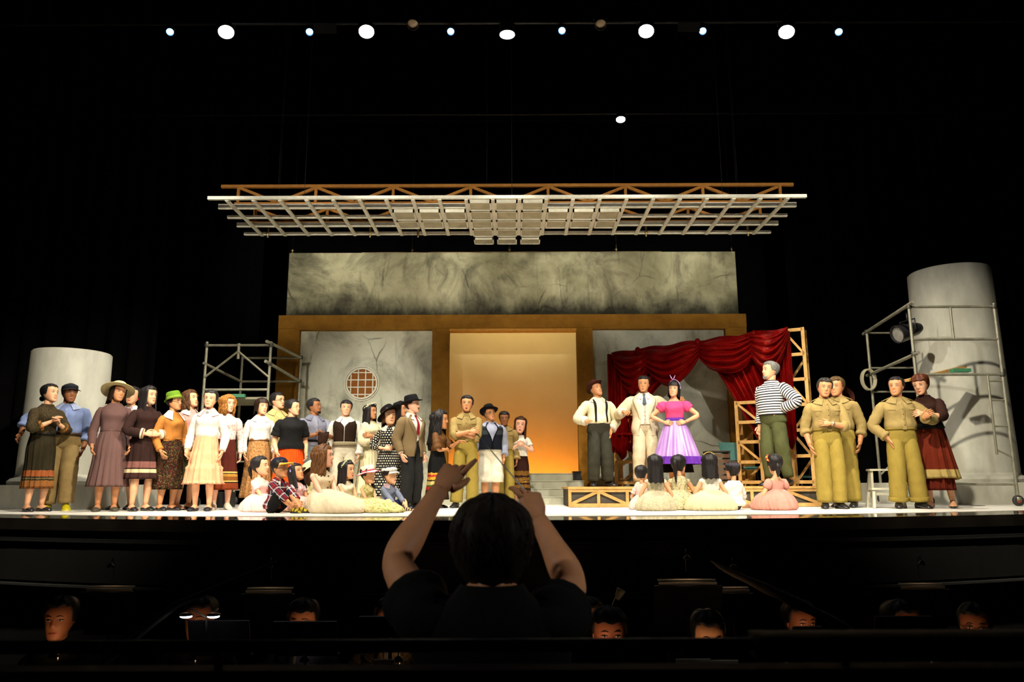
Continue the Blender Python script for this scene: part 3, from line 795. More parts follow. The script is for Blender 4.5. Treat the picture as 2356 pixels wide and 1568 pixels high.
    def hand(s, mb, k, nf=6):
        B = s.B * (1.0 if s.H > 1.45 else 1.05); W = s.wr[k]; d = s.hd[k]; sg = -1 if k == 'a' else 1
        fo = (W - s.el[k]).normalized()
        # palm side faces the body
        inn = s.hn[k] if getattr(s, 'hn', None) else V((-sg, -.25, 0)) if abs(d.z) > .55 else V((0, .9, -.4)) if abs(d.y) < .75 else V((-sg*.3, 0, -1))
        nrm = inn - d*inn.dot(d); nrm.normalize(); wd = d.cross(nrm)
        # thumb side: forwards / upwards
        up = V((0, -1, .35)) if abs(d.z) > .55 else V((0, 0, 1))
        if getattr(s, 'tu', None): up = s.tu[k]
        if wd.dot(up) < 0: wd = -wd
        pl = .052*B; hw = .0245*B; th = .0085*B
        rows = []
        for q, kw, kt in ((-.12, .55, 1.5), (.1, .62, 1.4), (.45, .95, 1.25), (.8, 1.0, 1.1), (1.0, .92, .9)):
            c = W + d*(pl*q) + nrm*(.002*B*q); rows.append([c + wd*(hw*kw*cos(2*pi*j/10)) + nrm*(th*kt*sin(2*pi*j/10)) for j in range(10)])
        mb.grid(rows, True, True, True)
        for i, (o, L) in enumerate(((.74, .90), (.25, 1.0), (-.25, .95), (-.72, .76))):
            p = W + d*pl*.9 + wd*(hw*o); dd = d.copy(); pts = [p]; cu = s.cu[k] if not isinstance(s.cu[k], list) else s.cu[k][i]; an = cu*(.55 + .12*i)
            dd = (dd + wd*o*.10).normalized()
            for L_ in (.42, .34, .26):
                ca_, sa_ = cos(an), sin(an); dd = (dd*ca_ + nrm*sa_).normalized(); p = p + dd*(L_*L*.0455*B); pts.append(p); an = cu*.9
            mb.tube(pts, [.0056*B, .0054*B, .0049*B, .0036*B], nf)
        cu = s.cu[k] if not isinstance(s.cu[k], list) else .8; p = W + d*pl*.28 + wd*hw*.75; dd = (d*.80 + wd*(.62 if nf == 6 else .16) + nrm*(.25 if nf == 6 else .6)).normalized(); pts = [p]
        for L_, t in ((.020, .0), (.018, .4), (.014, .3)):
            dd = (dd + (d*.6 + nrm*.35*cu - wd*.35)*t).normalized(); p = p + dd*(L_*B); pts.append(p)
        mb.tube(pts, [.0082*B, .0070*B, .0060*B, .0042*B], nf)
    def footloft(s, mb, k, grow, cut, mi=0, heel=0.0, toe=None):
        B = s.B; A = s.an[k]; f = s.fd[k].copy(); up = V((0, 0, 1))
        if abs(f.z) > .9: up = V((0, 1, 0))
        x = f.cross(up).normalized(); up = x.cross(f)
        rows = []
        for u, w_, h_ in ((-.36, .010, .030), (-.30, .019, .046), (-.12, .023, .058), (.10, .0235, .060), (.35, .025, .046), (.62, .029, .030), (.85, .026, .021), (.97, .014, .015), (1.0, .006, .010)):
            hz = h_*B*(cut if u < .6 or toe is None else toe) + grow*.6; c = A + f*(u*.105*B + (grow if u > .9 else -grow if u < -.3 else 0)) + up*(-.042*B)
            w2 = w_*B + grow
            rows.append([c + x*(w2*cos(2*pi*j/10)*(1 if sin(2*pi*j/10) < .2 else .82)) + up*(max(0.0, hz*(.5 + .5*sin(2*pi*j/10)*1.0))) for j in range(10)])
        mb.grid(rows, True, True, True, mi)
    # ---------------- clothes
    def shoes(s, m=None, cut=1.15, name='shoe', sole=None, toe=None):
        for k in 'ab':
            mb = MB(); s.footloft(mb, k, .005, cut, toe=toe)
            o = mb.build(name, m or shoe_black, s.root)
            if sole:
                mb = MB(); A = s.an[k]; f = s.fd[k]; mb2 = []
                x = f.cross(V((0, 0, 1))).normalized(); rows = []
                for z in (0, .018):
                    rows.append([A + f*(.105*s.B*u) + x*(w_*s.B) + V((0, 0, z - .042*s.B - .001)) for u, w_ in ((-.40, .006), (-.25, .026), (.2, .028), (.6, .034), (.9, .030), (1.04, .008), (1.04, -.008), (.9, -.030), (.6, -.034), (.2, -.028), (-.25, -.026), (-.40, -.006))])
                mb.grid(rows, True, True, True); mb.build('sole', sole, o)
        return s
    def flats(s, m=None, strap=False): 
        s.shoes(m, .66, toe=1.15)
        return s
    def rows_torso(s, z0, z1, off, n=32, m=14, fun=None, ph0=0.0, ph1=2*pi):
        rows = []; nn = n if ph0 == 0 else n + 1
        for i in range(m):
            z = lerp(z0, z1, i/(m-1)); o = off(z) if callable(off) else off
            row = []
            for j in range(nn):
                ph = lerp(ph0, ph1, j/n); row.append(s.tpt(z, ph, o + (fun(z, ph) if fun else 0)))
            rows.append(row)
        return rows
    def shirt(s, m, z0=.575, z1=.833, off=.012, blouse=.014, sleeve=1.93, sr=(.041, .036, .030, .024), name='shirt', wrinkle=.004, cuff=None, puff=0, tuck=True, sleeves='ab', neck=None):
        mb = MB(); rnd = random.Random(len(s.root.name) + int(s.root.location.x*100))
        p1, p2 = rnd.uniform(0, 6), rnd.uniform(0, 6)
        def o(z):
            k = off + blouse*math.exp(-((z - z0 - .035)/.035)**2)
            if tuck and z < z0 + .012: k -= blouse*.6
            return k
        def wr(z, ph): return wrinkle*(sin(7*ph + p1 + 30*z) * .5 + .6*sin(4*ph - 55*z + p2)) * smooth(.84, .76, z)
        mb.grid(s.rows_torso(z0, neck or z1, o, 36, 18, wr), True)
        kf = (.93 if s.sex == 'f' else 1.05)*lerp(1, s.bulk, .6); B = s.B
        for k in sleeves:
            n = 18; pth = s.armpath(k, -.45, sleeve, n); r = []
            for i in range(n):
                t = lerp(-.45, sleeve, i/(n-1)); q = max(0, t)/max(sleeve, .1)
                rr = interp([(-.45, sr[0]*.55), (-.1, sr[0]*.80), (.2, sr[0]*.95), (.5, lerp(sr[0], sr[1], .6)), (1.0, sr[1]), (1.5, sr[2]), (2.0, sr[3])], t)[0]*B*kf*.92
                rr += wrinkle*.9*sin(t*21 + p1 + (1 if k == 'a' else 3)) * smooth(-.1, .3, t)
                if puff and t > -.1: rr += puff*B*math.exp(-((t - .16)/.17)**2)
                r.append(rr)
            mb.tube(pth, r, 16)
        s.sh_o = mb.build(name, m, s.root)
        if cuff:
            for k in sleeves:
                c = MB(); pth = s.armpath(k, sleeve - .14, sleeve + .02, 5)
                rr = interp([(0, sr[0]), (1.0, sr[1]), (1.5, sr[2]), (2.0, sr[3])], sleeve)[0]*B*kf + .005
                c.tube(pth, [rr, rr*1.02, rr*1.03, rr*1.02, rr*.98], 14); c.build('cuff', cuff, s.sh_o)
        return s
    def collar(s, m, z=.833, w=.022, open_=.35, spread=1.0, point=.028):
        mb = MB(); rows = []; n = 26; B = s.B
        for j in range(n + 1):
            ph = lerp(open_, 2*pi - open_, j/n); fr = max(0, cos(ph)); d = s.HR
            a = s.tpt(z - .004 - .016*fr, ph, .006); b = s.tpt(z + .016 - .012*fr, ph, .008); c = s.tpt(z - .012 - (w + point*fr**3)*.55 - .016*fr, ph, .020 + .012*spread*fr)
            rows.append([a, b, s.tpt(z + .012 - .012*fr, ph, .014), c])
        mb.grid(rows, False); mb.build('collar', m, getattr(s, 'sh_o', s.root)); return s
    def placket(s, m, btn, z0=.59, z1=.80, off=.016, blouse=.012):
        mb = MB(); rows = []
        for i in range(9):
            z = lerp(z0, z1, i/8); o_ = off + .003 + blouse*math.exp(-((z - z0 - .02)/.035)**2)
            rows.append([s.tpt(z, -.11, o_ - .004), s.tpt(z, -.10, o_), s.tpt(z, .10, o_), s.tpt(z, .11, o_ - .004)])
        mb.grid(rows, False); p = mb.build('placket', m, s.sh_o)
        for i in range(5):
            z = lerp(z0 + .02, z1 - .02, i/4); b = MB(); b.ball(s.tpt(z, 0, off + .006 + blouse*math.exp(-((z - z0 - .02)/.035)**2)), (.006, .004, .006), 6, 4); b.build('button', btn, s.sh_o)
        return s
    def pockets(s, m, z=.735, off=.019, flap=True):
        for sg in (-1, 1):
            for zz0, zz1, o_ in ((z - .045, z, off), (z - .006, z + .012, off + .005)):
                rows = [[s.tpt(lerp(zz0, zz1, i/3), sg*lerp(.38, .98, j/4), o_ - (.006 if j in (0, 4) or i in (0, 3) else 0)) for j in range(5)] for i in range(4)]
                mb = MB(); mb.grid(rows, False); mb.build('pocket' if zz1 == z else 'pocket_flap', m, s.sh_o)
        for k, sg in (('a', -1), ('b', 1)):
            a = s.U((sg*.05*s.B, .012*s.B, .838*s.B)); b = s.sh[k] + V((0, 0, .038*s.B))
            MB().bar(a, b, .035, .008, (0, 0, 1)).build('epaulette', m, s.sh_o)
        return s
    def trousers(s, m, z1=.605, hem=1.93, r=(.062, .056, .050, .046), off=.012, name='trousers', belt=None, cuff=None, crease=.0):
        mb = MB(); B = s.B; k_ = lerp(1, s.bulk, .8)
        rows = []
        for i in range(14):
            z = lerp(.458, z1, i/13); fx = 1 - .55*smooth(.505, .458, z); fy = 1 - .20*smooth(.58, .50, z) - .25*smooth(.50, .458, z); row = []
            for j in range(32):
                p_ = s.tpt(max(z, .476), 2*pi*j/32, off + .005*smooth(.60, .5, z)); c_ = s.U((0, .004*s.B, max(z, .476)*s.B)); row.append(V((c_.x + (p_.x - c_.x)*fx, c_.y + (p_.y - c_.y)*fy, p_.z - max(0, .476 - z)*s.B)))
            rows.append(row)
        mb.grid(rows, True, True, False)
        rnd = random.Random(int(s.root.location.x*77)); 
        for k in 'ab':
            n = 22; pth = s.legpath(k, -.5, hem, n); rr = []; p1 = rnd.uniform(0, 6)
            for i in range(n):
                t = lerp(-.5, hem, i/(n-1))
                q = interp([(-.5, r[0]*.58), (-.1, r[0]*.80), (.2, r[0]*.90), (.5, lerp(r[0], r[1], .5)*.95), (1.0, r[1]), (1.5, r[2]), (2.0, r[3])], t)[0]*B*k_ + .0035*sin(t*17 + p1)*smooth(.2, .8, t)
                rr.append((q*1.06, q*.93) if crease else q)
            mb.tube(pth, rr, 16, True, 0, None, (0, -1, 0))
        s.tr_o = mb.build(name, m, s.root)
        if cuff:
            for k in 'ab':
                c = MB(); q = interp([(.1, r[0]), (1.0, r[1]), (1.5, r[2]), (2.0, r[3])], hem)[0]*B*k_ + .007
                c.tube(s.legpath(k, hem - .16, hem + .01, 4), q, 16); c.build('trouser_cuff', cuff, s.tr_o)
        if belt: s.belt(belt, z1 - .012, off + .008)
        return s
    def belt(s, m, z=.60, off=.02, h=.020, buckle=None, name='belt'):
        mb = MB(); rows = []
        for zz, o_ in ((z - h/2, -.004), (z - h/2, .004), (z + h/2, .004), (z + h/2, -.004)): rows.append([s.tpt(zz, 2*pi*j/28, off + o_) for j in range(28)])
        mb.grid(rows, True); mb.build(name, m, s.root)
        if buckle: MB().box(s.tpt(z, 0, off + .007), (.05, .012, h*s.B*1.15)).build('buckle', buckle, s.root, False)
        return s
    def skirt(s, m, z0=.615, hem=.22, rx=.16, ry=.13, pleats=14, amp=.07, off=.014, flare=1.0, name='skirt', tiers=0, ruffle=0, asym=0, yo=0.0, nseg=None, hip=.0):
        mb = MB(); B = s.B; n = nseg or max(72, pleats*6); mrow = 22; rows = []
        rnd = random.Random(int(s.root.location.x*91)); ph1 = rnd.uniform(0, 6)
        wx, wy, wyo = s.tsec(z0, off); hz = s.hip.z
        for i in range(mrow):
            t = i/(mrow - 1); z = lerp(z0*B - s.drop, hem*B if not s.seated else hem*B, t); q = t**flare
            hb = hip*B*math.exp(-((t - .28)/.2)**2)
            ax = lerp(wx, rx*.88*B, q) + hb; ay = lerp(wy, ry*.88*B, q) + hb; yc = lerp(wyo, yo*B, t) + s.hip_y
            add = 0
            if tiers:
                tt = (t*tiers) % 1.0; lvl = int(t*tiers - 1e-6); add = .010*lvl + .022*(tt if i < mrow-1 else 1)**2*0 + (.012 if tt < .14 and lvl > 0 else 0)
            row = []
            for j in range(n):
                a = 2*pi*j/n
                w_ = amp*2.2*(t**.6)*(sin(pleats*a + ph1 + .6*sin(3*a) + .9*sin(2*a + 2*t)) * .6 + .4*sin(pleats*1.7*a + 2.1 + ph1))
                if ruffle and t > .93: w_ += ruffle*sin(pleats*3*a)
                if tiers: w_ += .035*sin(pleats*2.6*a + lvl*1.3)*(.3 + .7*tt) + (.03 + .02*sin(pleats*5*a) if tt < .12 and lvl > 0 else 0)
                e = .95
                x = (ax + add)*(1 + w_)*sin(a); y = yc - (ay + add)*(1 + w_)*cos(a)
                row.append((x, y, z + (asym*B*sin(a + 1)*t*t)))
            rows.append(row)
        # turn the hem under so the cloth has an inside
        last = rows[-1]; rows.append([(p[0]*.975, (p[1] - yo*B)*.975 + yo*B, p[2] + .003) for p in last]); rows.append([(p[0]*.86, (p[1] - yo*B)*.86 + yo*B, p[2] + .03*B) for p in last])
        mb.grid(rows, True); s.sk_o = mb.build(name, m, s.root); return s
    def mound(s, m, rx, ry, yo=0.0, xo=0.0, h=.0, amp=.10, folds=16, name='skirt', knee=.015, zt=.60, ruffle=.03, base=.0, prof=.95):
        """skirt of someone sitting on the floor, spread over the crossed legs; rx, ry, yo in metres"""
        mb = MB(); n = 96; mr = 22; rows = []; wx, wy, wyo = s.tsec(zt, .012); zw = zt*s.B - s.drop
        c0 = s.U((0, wyo, zt*s.B))
        for i in range(mr):
            t = i/(mr - 1); q = sin(min(1, t*1.06)*pi/2)**prof if t > 0 else 0
            zz = zw*(.62*(1 - t) + .38*cos(t*pi/2)) + base
            row = []
            for j in range(n):
                a = 2*pi*j/n; fw = max(0, cos(a))
                w_ = amp*t*(sin(folds*a + 1.1*sin(2*a)) * .5 + .5*sin(folds*.61*a + 2))
                ex = (ruffle*t*sin(folds*3.7*a + 9*t) + ruffle*.6*t*sin(folds*2.3*a - 14*t))
                x = lerp(c0.x, xo, q) + lerp(wx, rx, q)*(1 + w_ + ex)*sin(a)
                y = lerp(c0.y, yo, q) - lerp(wy, ry, q)*(1 + w_ + ex)*cos(a)
                kz = knee*math.exp(-((t - .55)/.25)**2)*fw
                if t > .93: k2 = 1 - (t - .93)*1.2; x = xo + (x - xo)*k2; y = yo + (y - yo)*k2
                row.append((x, y, max(0.003, zz + kz)))
            rows.append(row)
        mb.grid(rows, True, False, True); s.sk_o = mb.build(name, m, s.root); return s
    def shell(s, m, z0, z1, off, gap, name='jacket', sleeve=None, sr=(.047, .041, .035, .030), lapel=None, n=40, flare=0, wrinkle=.003, trim=None):
        """open-fronted garment; gap(z) = half opening angle at the front"""
        mb = MB(); rows = []; mr = 20
        for i in range(mr):
            z = lerp(z0, z1, i/(mr-1)); g = max(gap(z), .01); o_ = off + flare*smooth(.60, .48, z)
            if z < .5: pass
            row = [s.tpt(max(z, .47), g + .01, o_ - .010)]
            row += [s.tpt(max(z, .47), lerp(g, 2*pi - g, j/n), o_ + wrinkle*sin(5*j*.6 + 40*z)) for j in range(n + 1)]
            row.append(s.tpt(max(z, .47), 2*pi - g - .01, o_ - .010))
            if z < .47: row = [V((p.x, p.y, p.z - (.47 - z)*s.B)) for p in row]
            rows.append(row)
        mb.grid(rows, False)
        if sleeve:
            kf = (.93 if s.sex == 'f' else 1.05)*lerp(1, s.bulk, .6)
            for k in 'ab':
                pth = s.armpath(k, -.45, sleeve, 18)
                r = [interp([(-.45, sr[0]*.55), (-.1, sr[0]*.80), (.2, sr[0]*.95), (1.0, sr[1]), (1.5, sr[2]), (2.0, sr[3])], lerp(-.45, sleeve, i/17))[0]*s.B*kf + .003*sin(i*1.9) for i in range(18)]
                mb.tube(pth, r, 14)
        o = mb.build(name, m, s.root); s.ja_o = o
        if lapel:
            zb, zt_ = lapel
            for sg in (-1, 1):
                rows = []
                for i in range(10):
                    z = lerp(zb, zt_, i/9); g = max(gap(z), .01); wd = .34*sin(pi*min(1, .08 + i/9*.72))**.8
                    rows.append([s.tpt(z, sg*g, off + .002), s.tpt(z, sg*g, off + .009), s.tpt(z, sg*(g + wd), off + .012), s.tpt(z, sg*(g + wd), off - .002)])
                mb = MB(); mb.grid(rows, False); mb.build('lapel', m, o)
        if trim:
            for sg in (-1, 1):
                mb = MB(); mb.tube([s.tpt(lerp(z0, z1, i/11), sg*max(gap(lerp(z0, z1, i/11)), .01), off + .003) for i in range(12)], .007, 6); mb.build('edge_trim', trim, o)
        return s
    def tie(s, m, z0=.63, z1=.818, off=.018):
        mb = MB(); rows = []
        for i in range(10):
            z = lerp(z1, z0, i/9); w_ = (.018 if i == 0 else .012 + .022*(i/9)) if i < 9 else .004
            c = s.tpt(z, 0, off + .004); rows.append([c + V((-w_, .004, 0)), c + V((0, -.006, 0)), c + V((w_, .004, 0))])
        mb.grid(rows, False); mb.ball(s.tpt(z1, 0, off), (.02, .014, .018), 8, 6); mb.build('necktie', m, s.root); return s
    def braces(s, m, off=.022):
        for sg in (-1, 1):
            rows = []; B = s.B
            for i in range(14):
                z = lerp(.60, .818, i/13); rx, ry, yo = s.tsec(z, off)
                x = .052*B; sn = min(.98, x/rx); ph = math.asin(sn**(1/.9)); 
                o_ = off + .022*smooth(.66, .78, z) + .016*smooth(.70, .61, z); rows.append([s.tpt(z, sg*(ph - .09), o_), s.tpt(z, sg*ph, o_ + .004), s.tpt(z, sg*(ph + .09), o_)])
            mb = MB(); mb.grid(rows, False); mb.build('brace_strap', m, s.root)
        return s
    # ---------------- hair and hats
    def hair(s, style='short', m=None, vol=.10, length=None, part=0, bang=None, seed=None):
        m = m or BLK; mb = MB(); rnd = random.Random(seed if seed is not None else int(s.root.location.x*53)); n = 56; mr = 16
        ph0 = rnd.uniform(0, 6)
        fl, sl, bl = {'short': (.79, .50, .20), 'crop': (.82, .55, .24), 'bob': (.78, .12, .0), 'long': (.79, -.55, -.75), 'up': (.81, .42, .16), 'mid': (.79, -.12, -.22)}[style]
        if bang: fl = bang
        if length is not None: sl = length; bl = length - .12
        curtain = style in ('bob', 'long', 'mid')
        rows = []; fr_lim = 1.02 if curtain else 1.15
        for i in range(mr + 1):
            q = i/mr; row = []
            for j in range(n):
                a = 2*pi*j/n; aa = abs((a + pi) % (2*pi) - pi)
                e = lerp(fl, sl, smooth(fr_lim - .22, fr_lim + .22, aa)); e = lerp(e, bl, smooth(1.75, 2.2, aa))
                if not curtain: e += .05*sin(9*a + ph0)*.3
                else: e += .035*sin(11*a + ph0)*(1 if aa > 1.2 else 0)
                t = 1 - (1 - e)*q**.85
                vv = vol*(1 + .25*sin(7*a + ph0) + .15*sin(23*a + 8*q))
                if aa < 1.3 and q > .8: vv *= 1 - .65*(q - .8)/.2*(0 if bang else 1)
                if t > .52 or not curtain:
                    x, y, z = headpt(max(t, .02), a, 1 + vv*1.0)
                    if not curtain and t < .3: x, y, z = headpt(max(t, .02), a, 1 + vv*.7)
                    z = t + vv*.55*smooth(.55, 1, t)
                else:
                    x, y, z = headpt(.52, a, 1 + vv); k = (.52 - t); back = smooth(1.3, 2.4, aa)
                    fl_ = 1 + .06*k + .03*sin(17*a + 6*k + ph0)
                    x *= fl_; y = y*fl_ + .10*k*back - (.0 if t > 0 else .10*(-t)*(1 - back)); z = t
                    if t < -.05: x *= 1 + .10*(-.05 - t)
                row.append(s.h(x, y, z))
            rows.append(row)
        # tuck the ends in
        last = rows[-1]; row = []
        for j, p in enumerate(last):
            a = 2*pi*j/n; aa = abs((a + pi) % (2*pi) - pi); c = s.HO + s.HR @ V((0, .03*s.hh, 0)); loc = s.HR.transposed() @ (p - s.HO)
            row.append(s.h(loc.x/s.hh*.88, loc.y/s.hh*.88 + .01, loc.z/s.hh + (.01 if aa < 1.2 else .03)))
        rows.append(row)
        mb.grid(rows, True, True, False)
        s.ha_o = mb.build('hair', m, s.root); return s
    def bun(s, m=None, at=(0, .52, .40), r=.15):
        mb = MB(); rows = []
        for i in range(9):
            t = pi*i/8; rows.append([s.h(at[0] + r*max(.02, sin(t))*(1 + .06*sin(5*2*pi*j/14 + i))*cos(2*pi*j/14), at[1] - r*cos(t)*.8, at[2] + r*max(.02, sin(t))*sin(2*pi*j/14)) for j in range(14)])
        mb.grid(rows, True, True, True); mb.build('hair_bun', m or BLK, s.root); return s
    def tail(s, m=None, pts=((0, .50, .55), (0, .62, .45), (0, .62, .1), (.02, .55, -.3)), r=(.07, .10, .09, .02), name='ponytail', braid=False):
        mb = MB(); P_ = [s.h(*p) for p in pts]; pp = []; rr = []
        m_ = 16
        for i in range(m_):
            t = i/(m_-1)*(len(P_)-1); k = min(int(t), len(P_)-2); f = t - k
            p0, p1, p2, p3 = P_[max(k-1, 0)], P_[k], P_[k+1], P_[min(k+2, len(P_)-1)]
            pp.append(.5*((2*p1) + (p2 - p0)*f + (2*p0 - 5*p1 + 4*p2 - p3)*f*f + (3*p1 - p0 - 3*p2 + p3)*f**3)); q = lerp(r[k], r[k+1], f)*s.hh
            rr.append(q*(1 + (.18*sin(i*2.4) if braid else .04*sin(i*2))))
        mb.tube(pp, rr, 10); mb.build(name, m or BLK, s.root); return s
    def curls(s, m, n=60, r=.06, zmin=-.1, spread=1.1, seed=3, amin=1.0, zmax=.98, ymax=9):
        rnd = random.Random(seed); mb = MB()
        for i in range(n):
            a = rnd.uniform(amin, 2*pi - amin); t = rnd.uniform(zmin, zmax); x, y, z = headpt(max(t, .45), a, spread + rnd.uniform(-.05, .08))
            mb.ball(s.h(x, y, t), tuple(s.hh*r*rnd.uniform(.7, 1.3) for _ in range(3)), 6, 5)
        mb.build('hair_curls', m, s.root); return s
    def locks(s, m, n=34, r=.05, t0=.62, t1=-.3, amin=1.0, wave=.05, spread=1.12, seed=3):
        rnd = random.Random(seed); mb = MB()
        for i in range(n):
            a = lerp(amin, 2*pi - amin, (i + rnd.random()*.7)/n); e = t1 + rnd.uniform(-.15, .12); f = rnd.uniform(0, 6); pts = []; rr = []
            for q in range(9):
                t = lerp(t0 + rnd.uniform(-.01, .01), e, q/8); k = spread + .05*sin(q*1.9 + f); x, y, z = headpt(max(t, .45), a, k)
                pts.append(s.h(x + wave*sin(q*1.7 + f), y + wave*cos(q*1.5 + f) + (.06*(.45 - t) if t < .45 else 0), t)); rr.append(s.hh*r*(.55 + .6*sin(pi*(q + 1)/10)))
            mb.tube(pts, rr, 6)
        mb.build('hair_locks', m, s.root); return s
    def hatframe(s, tilt=(0, 0), up=.80, y=.02):
        return s.HR @ Matrix.Rotation(R_(tilt[0]), 3, 'X') @ Matrix.Rotation(R_(tilt[1]), 3, 'Y'), s.h(0, y, up)
    def brimhat(s, m, band=None, brim=.62, crown=.34, ht=.30, tilt=(0, 0), up=.74, curl=.06, droop=0, pinch=.05, name='hat', wave=0, top=None, edge=None):
        M_, c = s.hatframe(tilt, up); hh = s.hh; n = 44; rows = []
        prof = [(brim, 0.0, 1), (brim*.985, .012, 1), ((brim + crown)/2, .012, .5), (crown*1.08, .012, 0), (crown*1.04, ht*.15, 0), (crown*1.0, ht*.5, 0), (crown*.94, ht*.85, 0), (crown*.82, ht*1.0, 0), (crown*.5, ht*1.02, -1), (.01, ht*.98, -1)]
        def row(r, z, k):
            out = []
            for j in range(n):
                a = 2*pi*j/n; x = r*sin(a); y = -r*cos(a)*1.12; zz = z
                if k > 0: zz += k*(curl*sin(a)**2 - droop*(.6 + .4*cos(a)**2) + wave*sin(5*a + 1))
                if k < 0: zz -= pinch*math.exp(-(x/.12)**2)
                elif z > ht*.6: x *= 1 - pinch*1.2*max(0, cos(a))
                out.append(c + M_ @ V((x*hh, y*hh, zz*hh)))
            return out
        rows = [row(*p) for p in prof]; mb = MB(); rows.insert(0, row(crown*1.0, -.015, 0)); rows.insert(1, row(brim*.97, -.012, 1)); mb.grid(rows, True, False, True)
        s.hat_o = mb.build(name, m, s.root)
        if band:
            mb = MB(); mb.grid([row(crown*1.07, .015, 0), row(crown*1.10, .02, 0), row(crown*1.075, ht*.30, 0), row(crown*1.0, ht*.31, 0)], True); mb.build('hat_band', band, s.hat_o)
        if edge:
            mb = MB(); mb.grid([row(brim*.93, .016, 1), row(brim*.95, .022, 1), row(brim*1.01, .012, 1), row(brim*1.01, -.006, 1), row(brim*.95, -.016, 1)], True); mb.build('hat_edge', edge, s.hat_o)
        return s
    def flatcap(s, m, tilt=(-4, 0), up=.70, name='flat_cap', peak=None, ball=False):
        M_, c = s.hatframe(tilt, up); hh = s.hh; n = 36; rows = []
        for r, z, fw in ((.37, -.05, 0), (.40, .02, .03), (.42, .12, .07), (.40, .20, .09), (.30, .265, .07), (.16, .29, .04), (.01, .295, .03)) if not ball else ((.37, -.05, 0), (.385, .05, 0), (.375, .16, 0), (.32, .27, 0), (.2, .345, 0), (.08, .37, 0), (.01, .372, 0)):
            rows.append([c + M_ @ V((hh*r*sin(2*pi*j/n)*.95, hh*(-r*cos(2*pi*j/n)*1.14 + (.02 if ball else .03) - fw*max(0, cos(2*pi*j/n))), hh*z)) for j in range(n)])
        mb = MB(); mb.grid(rows, True, False, True); s.hat_o = mb.build(name, m, s.root)
        rows = []
        for k, (ro, dz) in enumerate(((.40, .03), (.52, .0), (.60, -.05), (.61, -.065), (.52, -.025), (.38, .0))):
            if ball and 1 <= k <= 4: ro += .12
            rows.append([c + M_ @ V((hh*ro*sin(a)*(.92 - .1*(ro - .4)), -hh*ro*cos(a)*1.05, hh*(dz - .05*(sin(a))**2 - .01))) for a in [lerp(-1.05, 1.05, j/16) for j in range(17)]])
        mb = MB(); mb.grid(rows, False); mb.build('cap_peak', peak or m, s.hat_o); return s
    def wreath(s, mats, n=22, r=.05, up=.80, rad=.40, tilt=(-14, 0), a0=0, a1=2*pi, name='flower_wreath', seed=1):
        M_, c = s.hatframe(tilt, up); rnd = random.Random(seed); mb = MB(); hh = s.hh
        for i in range(n):
            a = lerp(a0, a1, i/n); q = r*rnd.uniform(.8, 1.25)
            p = c + M_ @ V((hh*rad*.93*sin(a), -hh*rad*1.12*cos(a), hh*rnd.uniform(-.02, .02)))
            mb.ball(p, (q*hh, q*hh, q*hh*.85), 7, 5, i % len(mats))
            for k in range(3): mb.ball(p + V((rnd.uniform(-1, 1), rnd.uniform(-1, 1), rnd.uniform(-.6, 1)))*q*hh*.8, q*hh*.55, 5, 4, i % len(mats))
        mb.build(name, mats, s.root); return s
    def headband(s, m, w=.05, rad=1.13, up=.62, tilt=-20, name='headband', a0=-1.7, a1=1.7):
        mb = MB(); rows = []; tl = R_(tilt)
        for j in range(25):
            a = lerp(a0, a1, j/24); row = []
            for d, kk in ((-w, 1.0), (-w*.6, 1.05), (w*.6, 1.05), (w, 1.0)):
                x = .335*rad*kk*sin(a); z = .62 + .42*rad*kk*cos(a); y = .02 + d + (z - .62)*math.tan(tl)
                row.append(s.h(x, y, z))
            rows.append(row)
        mb.grid(rows, False); s.hb_o = mb.build(name, m, s.root); return s
    def glasses(s, m=None):
        m = m or plain('spectacle_frame', (.015, .012, .01), .3, .5); mb = MB(); hh = s.hh
        for sg in (-1, 1):
            y = headfront(.5, .14) - .045
            mb.tube([s.h(sg*.145 + .10*cos(2*pi*k/14), y + .02*abs(cos(2*pi*k/14)), .49 + .07*sin(2*pi*k/14)) for k in range(15)], .009*hh, 5)
            mb.tube([s.h(sg*.245, y + .02, .50), s.h(sg*.34, -.1, .50), s.h(sg*.345, .05, .50)], .008*hh, 5)
        mb.tube([s.h(-.05, y - .01, .50), s.h(.05, y - .01, .50)], .009*hh, 5); mb.build('spectacles', m, s.root); return s
    def beard(s, m=None, mous=True, jaw=True):
        mb = MB(); hh = s.hh
        if jaw:
            rows = []
            for i in range(6):
                t = lerp(.0, .13, i/5); rows.append([s.h(*(lambda q: (q[0], q[1] - .012*max(0, cos(a)), q[2]))(headpt(t, a, 1.05))) for a in [lerp(-1.1, 1.1, j/16) for j in range(17)]])
            mb.grid(rows, False)
        if mous: mb.tube([s.h(x, headfront(.25, abs(x)) - .025, .262 - .3*abs(x)**1.5) for x in (-.10, -.05, 0, .05, .10)], [.008*hh, .022*hh, .02*hh, .022*hh, .008*hh], 6)
        mb.build('facial_hair', m or BLK, s.root); return s
    def wristband(s, k, m, t=1.86, name='wristwatch'):
        mb = MB(); pth = s.armpath(k, t, t + .09, 3); mb.tube(pth, .0205*s.B, 12); mb.build(name, m, s.root); return s
    def hb(s, name, hem, pts, noisy=0):
        z = hem*s.B; return bands(name, tuple((0, c) if i == 0 else (z + d, c) for i, (d, c) in enumerate(pts)), 1.0, noisy)
    def wpt(s, p): return s.root.matrix_basis @ V(p)
